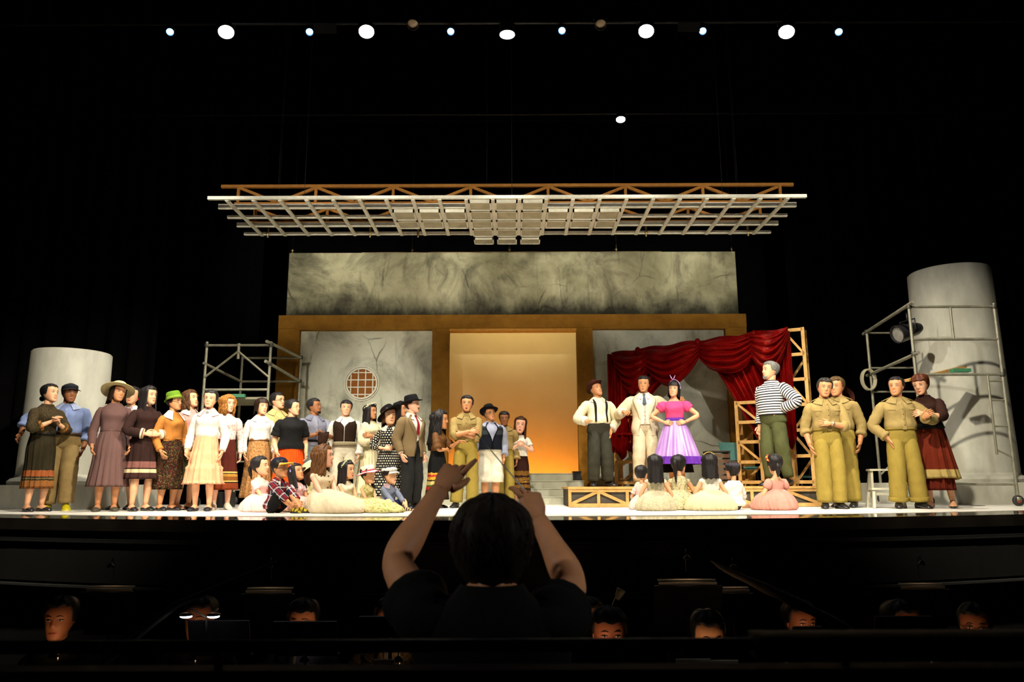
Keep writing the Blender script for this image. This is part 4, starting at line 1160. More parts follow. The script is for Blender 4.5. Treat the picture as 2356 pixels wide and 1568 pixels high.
# ---------------------------------------------------------------- the company on stage
F = fabric
white = F('white_cotton', '#d6d2c4'); cream_c = F('cream_cotton', '#d4c9a8'); khaki = F('khaki_drill', '#8e7a4a'); khakit = F('khaki_twill', '#917d38', .1)
blackc = F('black_cloth', '#151414', .3); brown_h = hairm('brown_hair', '#3a2212'); ginger = hairm('ginger_hair', '#8a5a24'); grey_h = hairm('grey_hair', '#6a6862')
dbrown = hairm('dark_brown_hair', '#22140c')
lbtn = plain('shell_button', '#d0c8b0', .4)
def KH(p, belt=True, sleeve=1.55, mt=None, **k):
    p.trousers(mt or khakit, .612, 1.95, (.066, .060, .060, .060), .012, crease=1).shirt(khaki, .585, .833, .014, .020, sleeve, (.044, .040, .036, .033), cuff=khaki, **k)
    p.collar(khaki, open_=.28).placket(khaki, plain('brown_button', '#4a3a1c', .4), .60, .80, .016, .018).pockets(khaki); p.belt(khakit, .597, .022, .022, khaki); p.shoes(); return p
CH = 'chorus standing on the left half of the stage'; KD = 'children sitting along the front of the stage'
# 1 couple at far left
p = Person('woman with low bun in dark print dress with orange hem, leaning on a man', 88, 884, 10.0, 62, lean=6, side=0, head=(0, 14, 6), a=((.03, -.12, .70), (1, .2, -.8), (-.6, -.4, .8), .6), b=((.03, -.12, .69), (1, .2, -.8), (-.6, -.4, .8), .6), skin='l', mouth=.2, group=CH).body()
d1 = p.hb('dark_print_dress', .175, ((0, '#7a4a24'), (.03, '#8c5a2c'), (.10, '#2a2214'), (.115, '#6a5c38'), (.135, '#2a2214'), (.15, '#96522a'), (.23, '#2c2616')), .03)
d1u = weave('dark_print_cloth', '#1c160e', '#4c4028', 70)
p.shirt(d1u, .585, sleeve=1.55, sr=(.042, .042, .040, .036), puff=.006, cuff=floral('orange_print', '#6a4a20', ['#a8562a', '#c8803c', '#4a3a1c'], 60)).skirt(d1, .605, .175, .120, .118, 16, .05, flare=.8, hip=.01).belt(blackc, .60, .02).hair('up').bun(at=(0, .50, .30), r=.15).flats()
p = Person('man in flat cap, blue shirt and khaki trousers with yellow shoes', 140, 884, 10.3, 22, 'm', bulk=1.16, belly=.02, head=(12, 2, 0), a=((.30, -.02, .58), (1, .2, -.3), (.3, -.6, -.7), .6), b='down', skin='d', mouth=.5, feet=((.075, .03, 10), (.06, -.05, 14)), group=CH).body()
bl = F('blue_shirting', '#7080a8')
p.trousers(F('tan_twill', '#8a744a'), .60, 1.93, (.064, .058, .052, .050)).shirt(bl, .585, .833, .014, .016, 1.5, (.046, .042, .038, .035), cuff=bl).collar(F('pale_blue_lining', '#94a0be')).placket(bl, lbtn).belt(plain('brown_belt', '#3a2614', .5), .592, .024, .022, steel).hair('crop').flatcap(F('charcoal_wool', '#23272a')).shoes(F('yellow_canvas', '#a89c14'), 1.15, 'shoe', plain('pale_sole', '#c8bc60', .6))
# 2
p = Person('woman in wide straw sun hat and long mauve check dress', 250, 880, 9.95, 26, side=0, head=(14, 0, 6), a='fwd', b='fwd', skin='m', mouth=.2, group=CH).body()
d2 = check('mauve_check', '#46302e', '#7c5e58', .0075)
p.shirt(d2, .60, .828, .014, .012, 1.9, (.042, .040, .036, .027)).skirt(d2, .62, .185, .158, .14, 15, .06, flare=.85, hip=.012).belt(d2, .615, .018, .016, name='waistband').hair('bob', dbrown, .14, -.05)
p.brimhat(F('straw', '#d8c690', .1), F('pink_ribbon', '#c07a80'), .82, .39, .34, (-20, 10), .66, .02, .12, .0, 'sun_hat').wreath([F('pink_petal', '#c8687c'), F('rose_petal', '#d89aa0')], 6, .07, .72, .50, (-20, 10), -1.6, -.5, 'hat_flower').flats(plain('grey_flats', '#4a4438', .6))
p = Person('woman in pale lavender dress and red earrings, half hidden behind the sun hat', 287, 890, 10.6, 4, head=(4, 4, 4), group=CH).body(lips='#b83a34')
lav = floral('lavender_print', '#b0a8b0', ['#8a8090', '#a8a0ac', '#c8c0c4'], 50)
p.shirt(lav, .60, .822).collar(white, .828, .03, .5).skirt(lav, .62, .24, .15, .14, 12, .05).hair('up').flats()
MB().ball(p.h(.34, .03, .36), .016, 6, 5).build('earring', plain('red_bead', '#b01c1c', .3), p.root)
p = Person('woman with long black hair in dark brown dress with cream hem bands', 326, 889, 10.05, 52, head=(4, 2, 0), a='clasp', b='clasp', group=CH).body()
d5 = p.hb('banded_brown_dress', .25, ((0, '#38211c'), (.075, '#c8b48a'), (.125, '#241410'), (.14, '#7a5048'), (.22, '#2c1a16')))
d5u = F('dark_brown_crepe', '#2c1a16', .2)
p.shirt(d5u, .60, .828, sleeve=1.9, sr=(.042, .042, .042, .040), cuff=stripes('cuff_bands', '#7a5048', '#d8c8a0', .045, .5)).skirt(d5, .62, .25, .142, .13, 12, .06, flare=.8, hip=.012).belt(blackc, .615, .02, .026, brass).hair('long', None, .13, -.75).flats()
p.wreath([F('pewter_bead', '#8a8478')], 9, .035, .0, .26, (0, 0), -.7, .7, 'beaded_yoke')
# 3
p = Person('woman in green felt hat, orange blouse and dark floral skirt', 388, 905, 10.2, 58, a='fwd', b='fwd', head=(4, 4, 0), skin='m', group=CH).body()
og = F('orange_blouse', '#a86c30'); fl3 = floral('autumn_floral', '#1c140c', ['#4a3018', '#4a1814', '#5c5026', '#221e0e', '#381616'], 75, .6)
p.shirt(og, .58, .828, .014, .012, 1.88, (.042, .040, .036, .027), cuff=og).collar(white, .830, .055, .5, 1.6, .05).skirt(fl3, .60, .175, .135, .13, 12, .04, hip=.012).belt(og, .60, .02, .014, name='waistband').hair('up', dbrown).glasses().flats()
gh = F('green_felt', '#5c8020', .15)
p.brimhat(gh, F('green_ribbon', '#7a9030'), .52, .38, .44, (-10, -4), .68, .02, .05, .06, 'felt_hat')
p.wreath([F('green_petal', '#8a9a50')], 4, .06, .74, .41, (-10, -4), 1.0, 1.5, 'hat_flower')
p = Person('woman with wavy brown hair in pink blouse and moss green skirt', 427, 898, 10.6, 60, head=(0, 12, 0), skin='l', group=CH).body()
pk = F('pink_crepe', '#c8928a')
p.shirt(pk, .60, .828, sleeve=1.9, sr=(.044, .040, .036, .030), puff=.010).collar(white, .832, .045, .5, 1.4).skirt(weave('moss_weave', '#2a2c14', '#50502c', 60), .615, .24, .14, .13, 12, .04).hair('mid', hairm('chestnut_hair', '#4a2e18'), .14).locks(hairm('chestnut_hair', '#4a2e18'), 30, .055, .7, -.2, 1.1).shoes(None, .62)
p = Person('woman in white blouse and tiered peach skirt', 469, 898, 9.95, 6, head=(0, 2, 3), side=1, a='fwd', b='down', group=CH).body()
pe = F('peach_chiffon', '#d99a74', .1, .8)
p.shirt(F('ivory_blouse', '#cfcac0'), .60, .828, .014, .014, 1.9, (.043, .042, .038, .028)).collar(F('blush_collar', '#d8a8a0'), .832, .045, .4, 1.3).skirt(pe, .62, .215, .150, .135, 13, .055, tiers=3, ruffle=.03, flare=.75).hair('up').flats(plain('navy_flats', '#12141e', .5))
MB().ball(p.tpt(.80, 0, .02), (.02, .012, .03), 8, 6).build('neck_bow', F('grey_bow', '#8a8680'), p.root)
p = Person('woman with curly ginger hair in white blouse and brown skirt with yellow bands', 512, 910, 10.45, 26, head=(16, 0, 0), group=CH, skin='p').body()
d9 = p.hb('brown_banded_skirt', .17, ((0, '#7a3416'), (.09, '#201810'), (.105, '#c8a858'), (.12, '#7a4a1c'), (.175, '#a87a30'), (.21, '#201810'), (.222, '#c8b060'), (.24, '#4c1c12')))
p.shirt(floral('blush_print', '#d2c4bc', ['#b89a90', '#d8d0c8', '#c4a8a0'], 40), .60, .828, puff=.008).skirt(d9, .615, .17, .145, .13, 14, .05, flare=.85).hair('mid', ginger, .16).locks(ginger, 34, .07, .9, -.1, .75, .06, 1.14).curls(ginger, 30, .07, .1, 1.16, 7, .75).shoes(plain('white_canvas_shoe', '#c8c2b0', .7))
# 4
p = Person('short-haired woman in white blouse and long tan patterned skirt', 592, 917, 10.8, 24, head=(10, 2, 0), a='fwd', b='fwd', group=CH).body()
p.shirt(F('white_silk', '#d8d4ca'), .60, .828, .014, .014, 1.9, (.043, .040, .036, .028)).collar(white, .83, .03, .3).skirt(floral('tan_paisley', '#8a6034', ['#9a7040', '#7a5430', '#a8845a'], 70, .6), .62, .10, .165, .15, 14, .035, flare=.9, hip=.012).belt(F('tan_waistband', '#7a4e2a'), .615, .02, .022, name='waistband').hair('bob', dbrown, .13, .18, bang=.70).flats()
p = Person('singing man with glasses in pale khaki shirt at the foot of the scaffold', 630, 903, 11.5, 38, 'm', head=(14, 6, 0), mouth=.9, bulk=1.08, group=CH).body()
pk2 = F('pale_khaki', '#b0a068'); p.trousers(khakit).shirt(pk2).collar(pk2).placket(pk2, lbtn).hair('short', bang=.78).glasses().shoes()
p = Person('woman with glasses in black short-sleeved top and orange pleated skirt', 665, 919, 10.75, 30, head=(30, 2, 0), bulk=1.2, a='fwd', b='fwd', group=CH).body()
p.skirt(F('orange_pleats', '#d0480c', .15), .60, .18, .17, .155, 26, .05).shirt(F('black_crepe', '#121212', .3), .535, .828, .020, .012, .72, (.048, .050, .046, .04), tuck=False).hair('up', None, .10).tail(pts=((.08, .30, .3), (.3, .12, .05), (.36, -.2, -.4), (.34, -.26, -.75)), r=(.08, .09, .08, .03), name='side_braid', braid=True).glasses(brass).flats()
p = Person('bearded man in grey-blue shirt clutching a brown cap', 717, 917, 11.2, 36, 'm', head=(22, 8, 0), bulk=1.1, belly=.01, skin='d', a=((.02, -.13, .655), (1, .2, -.5), (-1, -.2, .1), .8), b=((.05, -.14, .65), (1, .2, -.5), (-.9, -.2, .2), .8), group=CH).body()
gs = F('slate_shirting', '#7c7e8e'); p.trousers(F('washed_denim', '#7a8a90')).shirt(gs, .555, sleeve=1.2, cuff=gs, sr=(.046, .044, .04, .036), tuck=False).collar(F('slate_lining', '#6a6c7c'), open_=.4).placket(gs, lbtn).belt(blackc, .60, .03).hair('short').beard(mous=False).shoes()
hp = p.wpt((p.wr['a'] + p.wr['b'])/2 + V((0, -.09, -.03)))
mb = MB(); mb.grid([[((.075 + .02*sin(3*a_ + 5*q))*cos(a_)*(1 - .3*q), (.035 + .01*sin(4*a_))*sin(a_), -.16*q + .05 + .02*sin(2*a_)) for a_ in [2*pi*j/18 for j in range(18)]] for q in (0, .2, .45, .7, .9, 1)], True, True, True)
cp_ = mb.build('cloth_cap', F('brown_cap_cloth', '#2c1a10')); cp_.location = hp; tag(cp_, 'crumpled brown cloth cap held by the bearded man', 'cap')
p = Person('young man in brown knitted vest over white shirt and white trousers', 790, 921, 11.2, 8, 'm', head=(6, 3, 2), a='down', b='down', mouth=.2, group=CH).body()
p.trousers(F('off_white_twill', '#c8c0a8'), .60, 1.93, (.06, .056, .052, .05)).shirt(white, .585, blouse=0, wrinkle=.002, sleeve=1.9, sr=(.044, .042, .038, .034), cuff=white).collar(white)
p.shell(F('brown_knit', '#2a1a10', .3), .585, .822, .022, lambda z: .02 + .62*smooth(.735, .83, z), 'knitted_vest')
p.belt(stripes('knit_rib', '#2a1a10', '#c8b890', .02, .45), .582, .030, .042, name='vest_rib').hair('short', bang=.74).shoes()
p = Person('woman in cream tunic wearing a white flower wreath', 848, 930, 11.4, 42, head=(8, 4, 0), a='crosslow', b='cross', mouth=.2, group=CH, skin='m').body()
ct = F('cream_voile', '#d6cca6', .1); p.shirt(ct, .60, .826, .018, .02, 1.45, (.048, .054, .050, .04)).skirt(ct, .615, .12, .145, .13, 16, .04).belt(F('tan_cord', '#a88850'), .61, .02, .014).hair('mid', None, .13, -.35).wreath([F('white_petal', '#d8d4bc'), F('ivory_petal', '#c8c49a')], 20, .065, .84, .40, (-26, 0)).flats()
p = Person('woman in floppy black hat and black polka dot dress holding a man by the arm', 893, 935, 10.95, 12, head=(2, 6, -4), a='clasp', b=((.13, -.13, .665), (.8, .5, -.9), (.9, -.3, .1), .4), group=CH).body()
pd = dots('polka_dot', '#0e0e10', '#c8c0a8', .036, .27)
p.shirt(pd, .60, .828, .014, .012, 1.6, (.043, .042, .040, .036)).collar(white, .832, .03, .35).skirt(pd, .615, .12, .172, .15, 14, .045, flare=.85, hip=.012).belt(floral('embroidered_belt', '#3a2a1c', ['#6a3a20', '#50502c', '#8a6a3a'], 60), .61, .02, .035).hair('bob', brown_h, .12, .1).brimhat(F('black_felt', '#0c0c0e', .3), None, .72, .38, .34, (-20, -22), .70, .0, .08, .03).flats()
p = Person('woman in black headscarf looking over the tweed jacket shoulder', 917, 924, 11.6, 46, head=(10, 2, 0), group=CH, skin='m').body()
p.shirt(blackc).skirt(blackc, .615, .1).hair('mid', F('black_scarf', '#101012', .3), .12, -.25).flats()
p = Person('man with moustache in black hat, tweed jacket and red tie', 946, 913, 10.55, 52, 'm', head=(12, 6, 0), skin='p', a='down', b='down', bulk=1.04, group=CH).body(brow='#2a2018')
p.trousers(F('charcoal_wool_trouser', '#1c1c1c', .25), .60, 1.95, (.064, .058, .054, .052)).shirt(white, .585, blouse=0, wrinkle=.001, sr=(.036, .034, .030, .024)).collar(white, open_=.3).tie(F('red_silk', '#7c1420', .2, .5), .64).shell(weave('brown_tweed', '#54432e', '#84714f', 300), .455, .828, .026, lambda z: .12 + .52*smooth(.62, .82, z) + .2*smooth(.56, .46, z), 'jacket', 1.88, lapel=(.62, .82), flare=.01)
p.beard(jaw=False, m=hairm('dark_brown_hair', '#22140c')).hair('crop', dbrown).brimhat(F('black_felt', '#0c0c0e', .3), F('black_band', '#060606'), .64, .39, .44, (-6, -3), .70, .08, .02, .10).shoes()
# 5 around the singer
p = Person('woman with long black curls in brown blouse and black skirt with rainbow hem', 1006, 944, 10.85, 74, head=(2, 2, 0), a='belly', b=((-.01, -.235, .715), (.6, .5, -.9), (-.1, -1, .1), .3), skin='m', lean=3, group='soldiers and friends around the singer at the opening').body()
d19 = p.hb('rainbow_hem_skirt', .09, ((0, '#241a12'), (.13, '#a8301c'), (.18, '#2a6a2a'), (.20, '#c8b06a'), (.25, '#1c1410'), (.27, '#d8a034'), (.31, '#b8342c'), (.34, '#d8a034'), (.37, '#121212')), .03)
p.skirt(d19, .62, .09, .15, .14, 14, .04, hip=.014).shirt(F('brown_satin', '#5a3a1c', .2, .6), .60, .828, .016, .02, .95, (.05, .058, .05, .04)).hair('long', None, .13, -.75, seed=4).locks(BLK, 34, .06, .75, -1.05, 1.2, .05, 1.16, 9).flats()
p = Person('singing man in khaki uniform with folded arms at the centre', 1072, 911, 10.95, 4, 'm', head=(-2, 8, 3), a=((-.03, -.125, .665), (1, .05, -.5), (-1, .0, .05), .3), b=((-.045, -.095, .645), (1, .05, -.5), (-1, .0, .05), .3), mouth=.9, skin='m', feet=((.085, .0, 20), (.06, .03, 10)), group='soldiers and friends around the singer at the opening').body()
KH(p, sleeve=1.15); p.hair('short', None, .14)
p = Person('man in black fedora, dark knitted vest and long white shorts', 1128, 935, 11.6, 14, 'm', head=(14, 12, -4), bulk=1.14, belly=.015, a='back', b='down', skin='m', group='soldiers and friends around the singer at the opening').body()
p.trousers(F('white_twill_shorts', '#d6d0bc'), .57, 1.12, (.068, .070, .06, .05), name='shorts').shirt(F('grey_shirting', '#9094a8'), .585, blouse=0, wrinkle=.002, sleeve=1.75, sr=(.048, .046, .042, .038), cuff=F('grey_shirting', '#9094a8')).collar(F('grey_shirting', '#9094a8'), open_=.45)
kv = bands('striped_knit', ((0, '#10141e'), (1.0, '#10141e'), (1.06, '#343a3c'), (1.12, '#1c1e20'), (1.17, '#3c4244'), (1.20, '#24282c'), (1.26, '#10161e'), (1.30, '#2c3a44')), 1.7, .02)
p.shell(kv, .555, .828, .026, lambda z: .02 + .50*smooth(.62, .83, z), 'knitted_vest', trim=F('black_trim', '#060608')).hair('crop').glasses(plain('gold_wire', '#8a6a30', .3, .5, .6)).brimhat(F('black_felt', '#0c0c0e', .3), F('black_band', '#060606'), .64, .38, .44, (-12, 8), .70, .10, .0, .12).shoes()
p = Person('khaki soldier standing in shadow behind the fedora man', 1160, 947, 12.0, 4, 'm', head=(0, -4, 0), skin='d', group='soldiers and friends around the singer at the opening').body(); KH(p, sleeve=1.9); p.hair('short', None, .12)
p = Person('woman with long brown hair in white top and dark brown skirt with gold border', 1196, 959, 12.1, 4, head=(-4, 4, 6), a='chest', b='chest', mouth=.6, skin='p', group='soldiers and friends around the singer at the opening').body()
d23 = p.hb('gold_border_skirt', .15, ((0, '#a8781c'), (.025, '#24100a'), (.07, '#6a4818'), (.12, '#24100a'), (.15, '#8a6420'), (.17, '#30160c'), (.185, '#8a6420'), (.20, '#30160c'), (.215, '#8a6420'), (.225, '#24100a'), (.26, '#6a4818'), (.33, '#2a120c')), .05)
p.skirt(d23, .60, .15, .145, .13, 14, .04, hip=.01).shirt(F('white_jersey', '#cfcabc'), .575, .826, .016, .008, .55, (.042, .044, .04, .03), tuck=False).hair('long', hairm('brown_hair', '#3a2212'), .12, -.55).flats(skinm('bare', '#b08a6a'))
# 6 on the platform
TR = 'players on the timber platform'
p = Person('laughing man in brown hat, cream shirt and black braces on the platform', 1380, 878, 11.9, 12, 'm', PZ, bulk=1.12, belly=.02, head=(16, 20, -6), a=((.15, -.12, .60), (.8, .7, -.5), (.2, -.9, .0), .4), b='pocket', mouth=.22, skin='m', feet=((.06, 0, 20), (.08, 0, 30)), group=TR).body()
p.trousers(F('dark_olive_wool', '#33332a', .2), .60, 1.95, (.066, .060, .056, .054), crease=1).shirt(F('cream_shirting', '#d6cfae', .1), .585, .833, .014, .016, 1.85, (.046, .044, .042, .036), cuff=white).collar(F('cream_shirting', '#d6cfae', .1), open_=.35).placket(F('cream_shirting', '#d6cfae', .1), lbtn).braces(blackc).hair('crop').brimhat(F('brown_felt', '#3a1a12', .2), F('dark_band', '#1c0a08'), .58, .38, .40, (-18, -8), .72, .10, .0, .08).shoes()
p = Person('man in cream three-piece suit gesturing on the platform', 1488, 866, 11.85, -8, 'm', PZ, head=(-8, 2, 2), bulk=1.06, a=((.19, -.14, .66), (.9, .5, -.8), (-.4, -.8, -.1), .9), b=((.28, -.05, .775), (.8, .5, -.9), (.9, -.7, -.3), .5), mouth=.45, skin='m', feet=((.07, 0, 10), (.07, 0, 10)), group=TR).body()
st_c = F('cream_suiting', '#cfc2a4', .08); p.trousers(st_c, .60, 1.95, (.066, .060, .056, .054), crease=1).shirt(white, .60, blouse=0, wrinkle=.001, sleeve=1.9, sr=(.036, .034, .030, .024)).collar(white, open_=.2).shell(F('ivory_satin', '#d6cebc', .08, .5), .55, .826, .022, lambda z: .015 + .42*smooth(.70, .82, z), 'waistcoat').tie(F('slate_silk', '#4a5460', .2, .5), .72, .82, .024).shell(st_c, .45, .828, .034, lambda z: .30 + .30*smooth(.62, .82, z) + .2*smooth(.58, .46, z), 'jacket', 1.88, (.052, .046, .042, .038), (.60, .82), flare=.012).hair('short', None, .12).shoes(st_c)
for i in range(3): MB().ball(p.tpt(.60 + .035*i, 0, .03), .007, 6, 4).build('button', lbtn, p.root)
p = Person('woman in pink bodice and full lavender skirt with purple frill on the platform', 1558, 878, 11.5, -14, 'f', PZ, head=(-12, 4, 6), a='hip', b='hip', mouth=.25, feet=((.05, 0, 10), (.05, 0, 10)), group=TR).body(lips='#b02c3a')
pkb = F('pink_jersey', '#d4487c', .1); lavs = NT('lavender_satin', .35, .5); lavs.base(lavs.ramp(lavs.noise(lavs.coord(), 4, 3), [(.3, '#a07ac0'), (.7, '#b890d0')])); lavs = lavs.m
pur = F('purple_frill', '#5c2a94')
p.skirt(F('black_net', '#0c0a0e', .3), .60, .13, .17, .16, 20, .04, name='petticoat').skirt(lavs, .62, .235, .245, .225, 13, .045, flare=.80, nseg=140)
p.shirt(pkb, .60, .800, .012, .006, .42, (.046, .050, .046, .04), puff=.016).belt(pur, .622, .018, .04, name='sash').hair('bob', None, .12, .0, bang=.68)
mb = MB(); rows = []; B = p.B
for i in range(5):
    t = i/4; rows.append([((.238 + .018*t)*B*(1 + .035*sin(30*2*pi*j/240) + .05*sin(13*2*pi*j/240))*sin(2*pi*j/240), -(.220 + .018*t)*B*(1 + .035*sin(30*2*pi*j/240) + .05*sin(13*2*pi*j/240))*cos(2*pi*j/240), lerp(.275, .205, t)*B) for j in range(240)])
mb.grid(rows, True); mb.build('hem_frill', pur, p.root)
lr = F('lilac_ribbon', '#c4a8d8'); p.headband(lr, .09, 1.18, tilt=-12)
for sg in (-1, 1):
    mb = MB(); mb.tube([p.h(-.10, -.12, 1.10), p.h(-.10 + sg*.10 - .03, -.14, 1.26), p.h(-.10 + sg*.18 - .05, -.15, 1.44)], [(.03*p.hh, .015*p.hh), (.09*p.hh, .03*p.hh), (.008*p.hh, .006*p.hh)], 8); mb.build('ribbon_bow', lr, p.root)
p.shoes(None, .7)
p = Person('grey-haired man in black and white striped jersey on the platform edge', 1787, 832, 11.25, -62, 'm', PZ, head=(-14, 6, 0), bulk=1.16, belly=.02, skin='l', a='down', b='hipback', feet=((.06, -.02, 10), (.06, .06, 10)), group=TR).body(brow='#3a3632')
sj = stripes('striped_jersey', '#d8d6d2', '#14141a', .038, .45)
p.trousers(F('olive_drill', '#4c5030', .15), .59, 1.9, (.058, .050, .041, .034)).shirt(sj, .555, .838, .018, .006, 1.9, (.048, .044, .040, .034), tuck=False).hair('short', grey_h, .10).beard(m=grey_h, mous=False).shoes()
# 7 right hand group
RS = 'khaki soldiers and a woman on the right of the stage'
p = Person('khaki soldier with hand on belly and wristwatch, right of the platform', 1910, 871, 10.0, -6, 'm', head=(-4, 0, 8), a='down', b=((.005, -.105, .635), (1, .3, -.4), (-1, -.02, .05), .2), bulk=1.05, skin='m', feet=((.05, 0, 18), (.05, 0, 18)), group=RS).body()
KH(p, sleeve=1.3); p.hair('short', hairm('salt_hair', '#2a2622'), .12).wristband('b', steel)
p = Person('khaki soldier half hidden behind his comrade, brown hat slung on his back', 1942, 868, 10.5, -38, 'm', head=(-6, 0, 0), skin='m', mouth=.2, a='down', b='down', group=RS).body(); KH(p, sleeve=1.5); p.hair('short', hairm('tawny_hair', '#4a3820'), .12)
mb = MB(); mb.lathe([(.17, 0), (.165, .012), (.10, .02), (.09, .09), (.01, .10)], 24, p.U((.02, .15, .84*p.B)), mat=Matrix.Rotation(R_(-80), 3, 'X')); mb.build('slung_hat', F('brown_felt', '#3a1a12', .2), p.root)
p = Person('smiling khaki soldier with hand in pocket beside a woman in a rust skirt', 2082, 868, 9.95, -8, 'm', head=(-34, 4, 2), bulk=1.12, belly=.012, a='pocket', b=((.12, -.15, .665), (1, .3, -.5), (.4, -.7, .5), .6), mouth=.25, skin='m', feet=((.06, 0, 18), (.085, -.01, 25)), group=RS).body()
KH(p, sleeve=1.88); p.hair('crop')
for k in 'ab':
    mb = MB(); mb.tube(p.legpath(k, 1.80, 1.93, 4), .070*p.B, 16); mb.build('trouser_cuff', khakit, p.tr_o)
p = Person('woman with short auburn hair in brown top and rust skirt with gold lace', 2152, 862, 10.1, -34, 'f', head=(-14, -6, 0), side=-4, lean=2, a=((.10, -.17, .68), (.8, .5, -.8), (.2, -.8, .1), .5), b=((.0, -.20, .69), (1, .4, -.6), (-.7, -.7, .1), .5), skin='l', feet=((.05, -.02, 5), (.09, .04, 5)), group=RS).body()
p.skirt(F('rust_chiffon', '#5a1c0e', .2), .60, .13, .135, .125, 16, .05, name='underskirt').skirt(p.hb('rust_lace_skirt', .205, ((0, '#a8904a'), (.03, '#b8a060'), (.13, '#6a2410')), .02), .62, .205, .172, .145, 15, .06, asym=.012)
p.shirt(F('umber_knit', '#2c1710', .25), .59, .836, .016, .012, 1.3, (.046, .044, .042, .040)).belt(blackc, .605, .026, .05, name='waist_sash').hair('short', hairm('auburn_hair', '#4a2412'), .15, bang=.72).wristband('b', plain('black_strap', (.01, .01, .01), .5), 1.80).shoes(None, .75)

# 8 children on the floor, left
def kid(label, px, top, Y, face, **k):
    k.setdefault('feet', ((.05, -.40, .05, 5), (.05, -.42, .05, 5))); k.setdefault('knees', ((1, 0, -.05), (1, 0, -.05)))
    k.setdefault('a', ((.06, -.20, .53), (.8, .6, -.2), (-.4, -.9, -.3), .4)); k.setdefault('b', ((.06, -.20, .53), (.8, .6, -.2), (-.4, -.9, -.3), .4))
    return Person(label, px, top, Y, face, seated=True, group=KD, **k).body()
pinkd = F('pale_pink_cotton', '#d8b0a8', .08)
p = kid('dark-haired girl in pale pink dress behind the boy in plaid', 599, 1050, 9.75, 62, head=(20, 6, 0)); p.mound(pinkd, .26, .38, -.14, zt=.65).shirt(pinkd, .585, .826, .01, .006, .6, (.04, .044, .04, .03)).hair('up', None, .10).tail(pts=((0, .46, .6), (0, .58, .45), (0, .56, .15), (0, .5, -.12)), r=(.08, .11, .09, .02))
p = kid('boy in navy cap and red plaid shirt sitting with knees drawn up', 634, 1053, 9.2, 66, sex='m', lean=10, skin='m', head=(4, 12, 0), feet=((.02, -.30, .045, 10), (.05, -.34, .045, 20)), knees=((.35, -.5, 1), (.25, -.5, 1)), a=((.06, -.32, .56), (.8, .6, -.3), (-.3, -.9, -.5), .5), b=((.08, -.34, .55), (.8, .6, -.3), (-.3, -.9, -.5), .5))
pl_ = plaid('red_plaid', '#1c2034', '#8a1c1c', '#b8b4b0', '#12141e', .11)
p.trousers(F('black_shorts', '#0c0c0c', .3), .60, .98, (.075, .062, .05, .04), name='shorts').shirt(pl_, .50, .83, .022, .015, 1.65, (.050, .048, .042, .036), tuck=False).collar(pl_, w=.03).hair('short').flatcap(F('navy_wool', '#14182a'), (-6, 0), .70, 'baseball_cap', F('yellow_peak', '#b89030'), True).glasses().shoes(stripes('black_yellow_trainer', '#0e0e0c', '#a89020', .05, .7), 1.1, 'shoe', plain('black_sole', '#101010', .7))
p = kid('girl with lavender headband and black hair gazing upwards', 686, 1066, 9.7, 52, skin='m', head=(10, 22, 0)); p.mound(pinkd, .22, .34, -.10, zt=.65).shirt(floral('pink_check_print', '#d0a8a4', ['#e0d0cc', '#b88a90', '#c8b8c0'], 30), .585, .826, .01, .006, .5, (.042, .05, .046, .03), puff=.01).hair('mid', None, .12, -.5).headband(F('lavender_band', '#8a84b4'), .06, 1.16, tilt=-6)
p = kid('girl in yellow straw hat hidden behind the brown-haired girl', 716, 1064, 9.95, 58, head=(10, 6, 0)); lem = F('lemon_cotton', '#d4cc96', .08)
p.mound(lem, .22, .34, -.10, zt=.65).shirt(lem, .585, .826, .012, .006, .8, (.044, .05, .05, .04)).hair('mid', brown_h, .12, -.3).brimhat(F('pale_straw', '#dccf9a', .08), None, .60, .38, .34, (-26, -10), .72, .0, .10, .0)
p = kid('brown-haired girl in cream dress with pink flower, sitting tallest of the children', 742, 1024, 9.4, 48, head=(42, 4, 0), a=((.10, -.26, .52), (.6, .8, -.1), (-.2, -.9, -.4), .3), b=((.02, -.24, .52), (.8, .6, -.2), (-.4, -.9, -.3), .4), skin='p')
crd = F('ecru_linen', '#cdbb9c', .08); p.mound(crd, .30, .46, -.28, zt=.66, folds=11, amp=.06, knee=.0).shirt(crd, .585, .822, .010, .008, .12, (.036, .03, .03, .03)).hair('mid', hairm('fair_brown_hair', '#5a3a1e'), .13, -.35).locks(hairm('fair_brown_hair', '#5a3a1e'), 28, .06, .7, -.5, 1.3, .045).headband(F('dark_cord', '#2a241c'), .02, 1.14, tilt=-30)
p.wreath([F('pink_petal', '#c8687c')], 3, .09, .72, .42, (-20, 0), .8, 1.3, 'hair_flower')
for i in range(4): MB().ball(p.tpt(.62 + .05*i, .15, .014), .010, 6, 4).build('button', plain('dark_button', '#2a2420', .4), p.root)
wd_ = F('white_girl_dress', '#d6cfb8', .08)
p = kid('black-haired girl in white dress with pale green flower band', 798, 1060, 9.55, 46, head=(20, 4, 0), skin='l'); p.mound(floral('lemon_print', '#cfc79a', ['#b8b880', '#d8d0b0', '#c0b070'], 34), .24, .40, -.14, zt=.65).shirt(wd_, .585, .824, .008, .006, .10, (.036, .03, .03, .03)).hair('mid', None, .10, -.2).wreath([F('pale_green_petal', '#b8c878'), F('white_petal', '#d8d4bc')], 18, .045, .70, .40, (-58, 0), -1.7, 1.7, 'flower_band')
p = kid('girl in white sun hat with pink ribbon and green floral dress', 846, 1072, 9.5, 42, head=(20, 0, 0), skin='l', a=((.06, -.24, .50), (.8, .6, -.2), (-.4, -.9, -.3), .4)); gd = floral('green_floral', '#b8b078', ['#8a9048', '#c8c088', '#a89a58', '#b89a80'], 30)
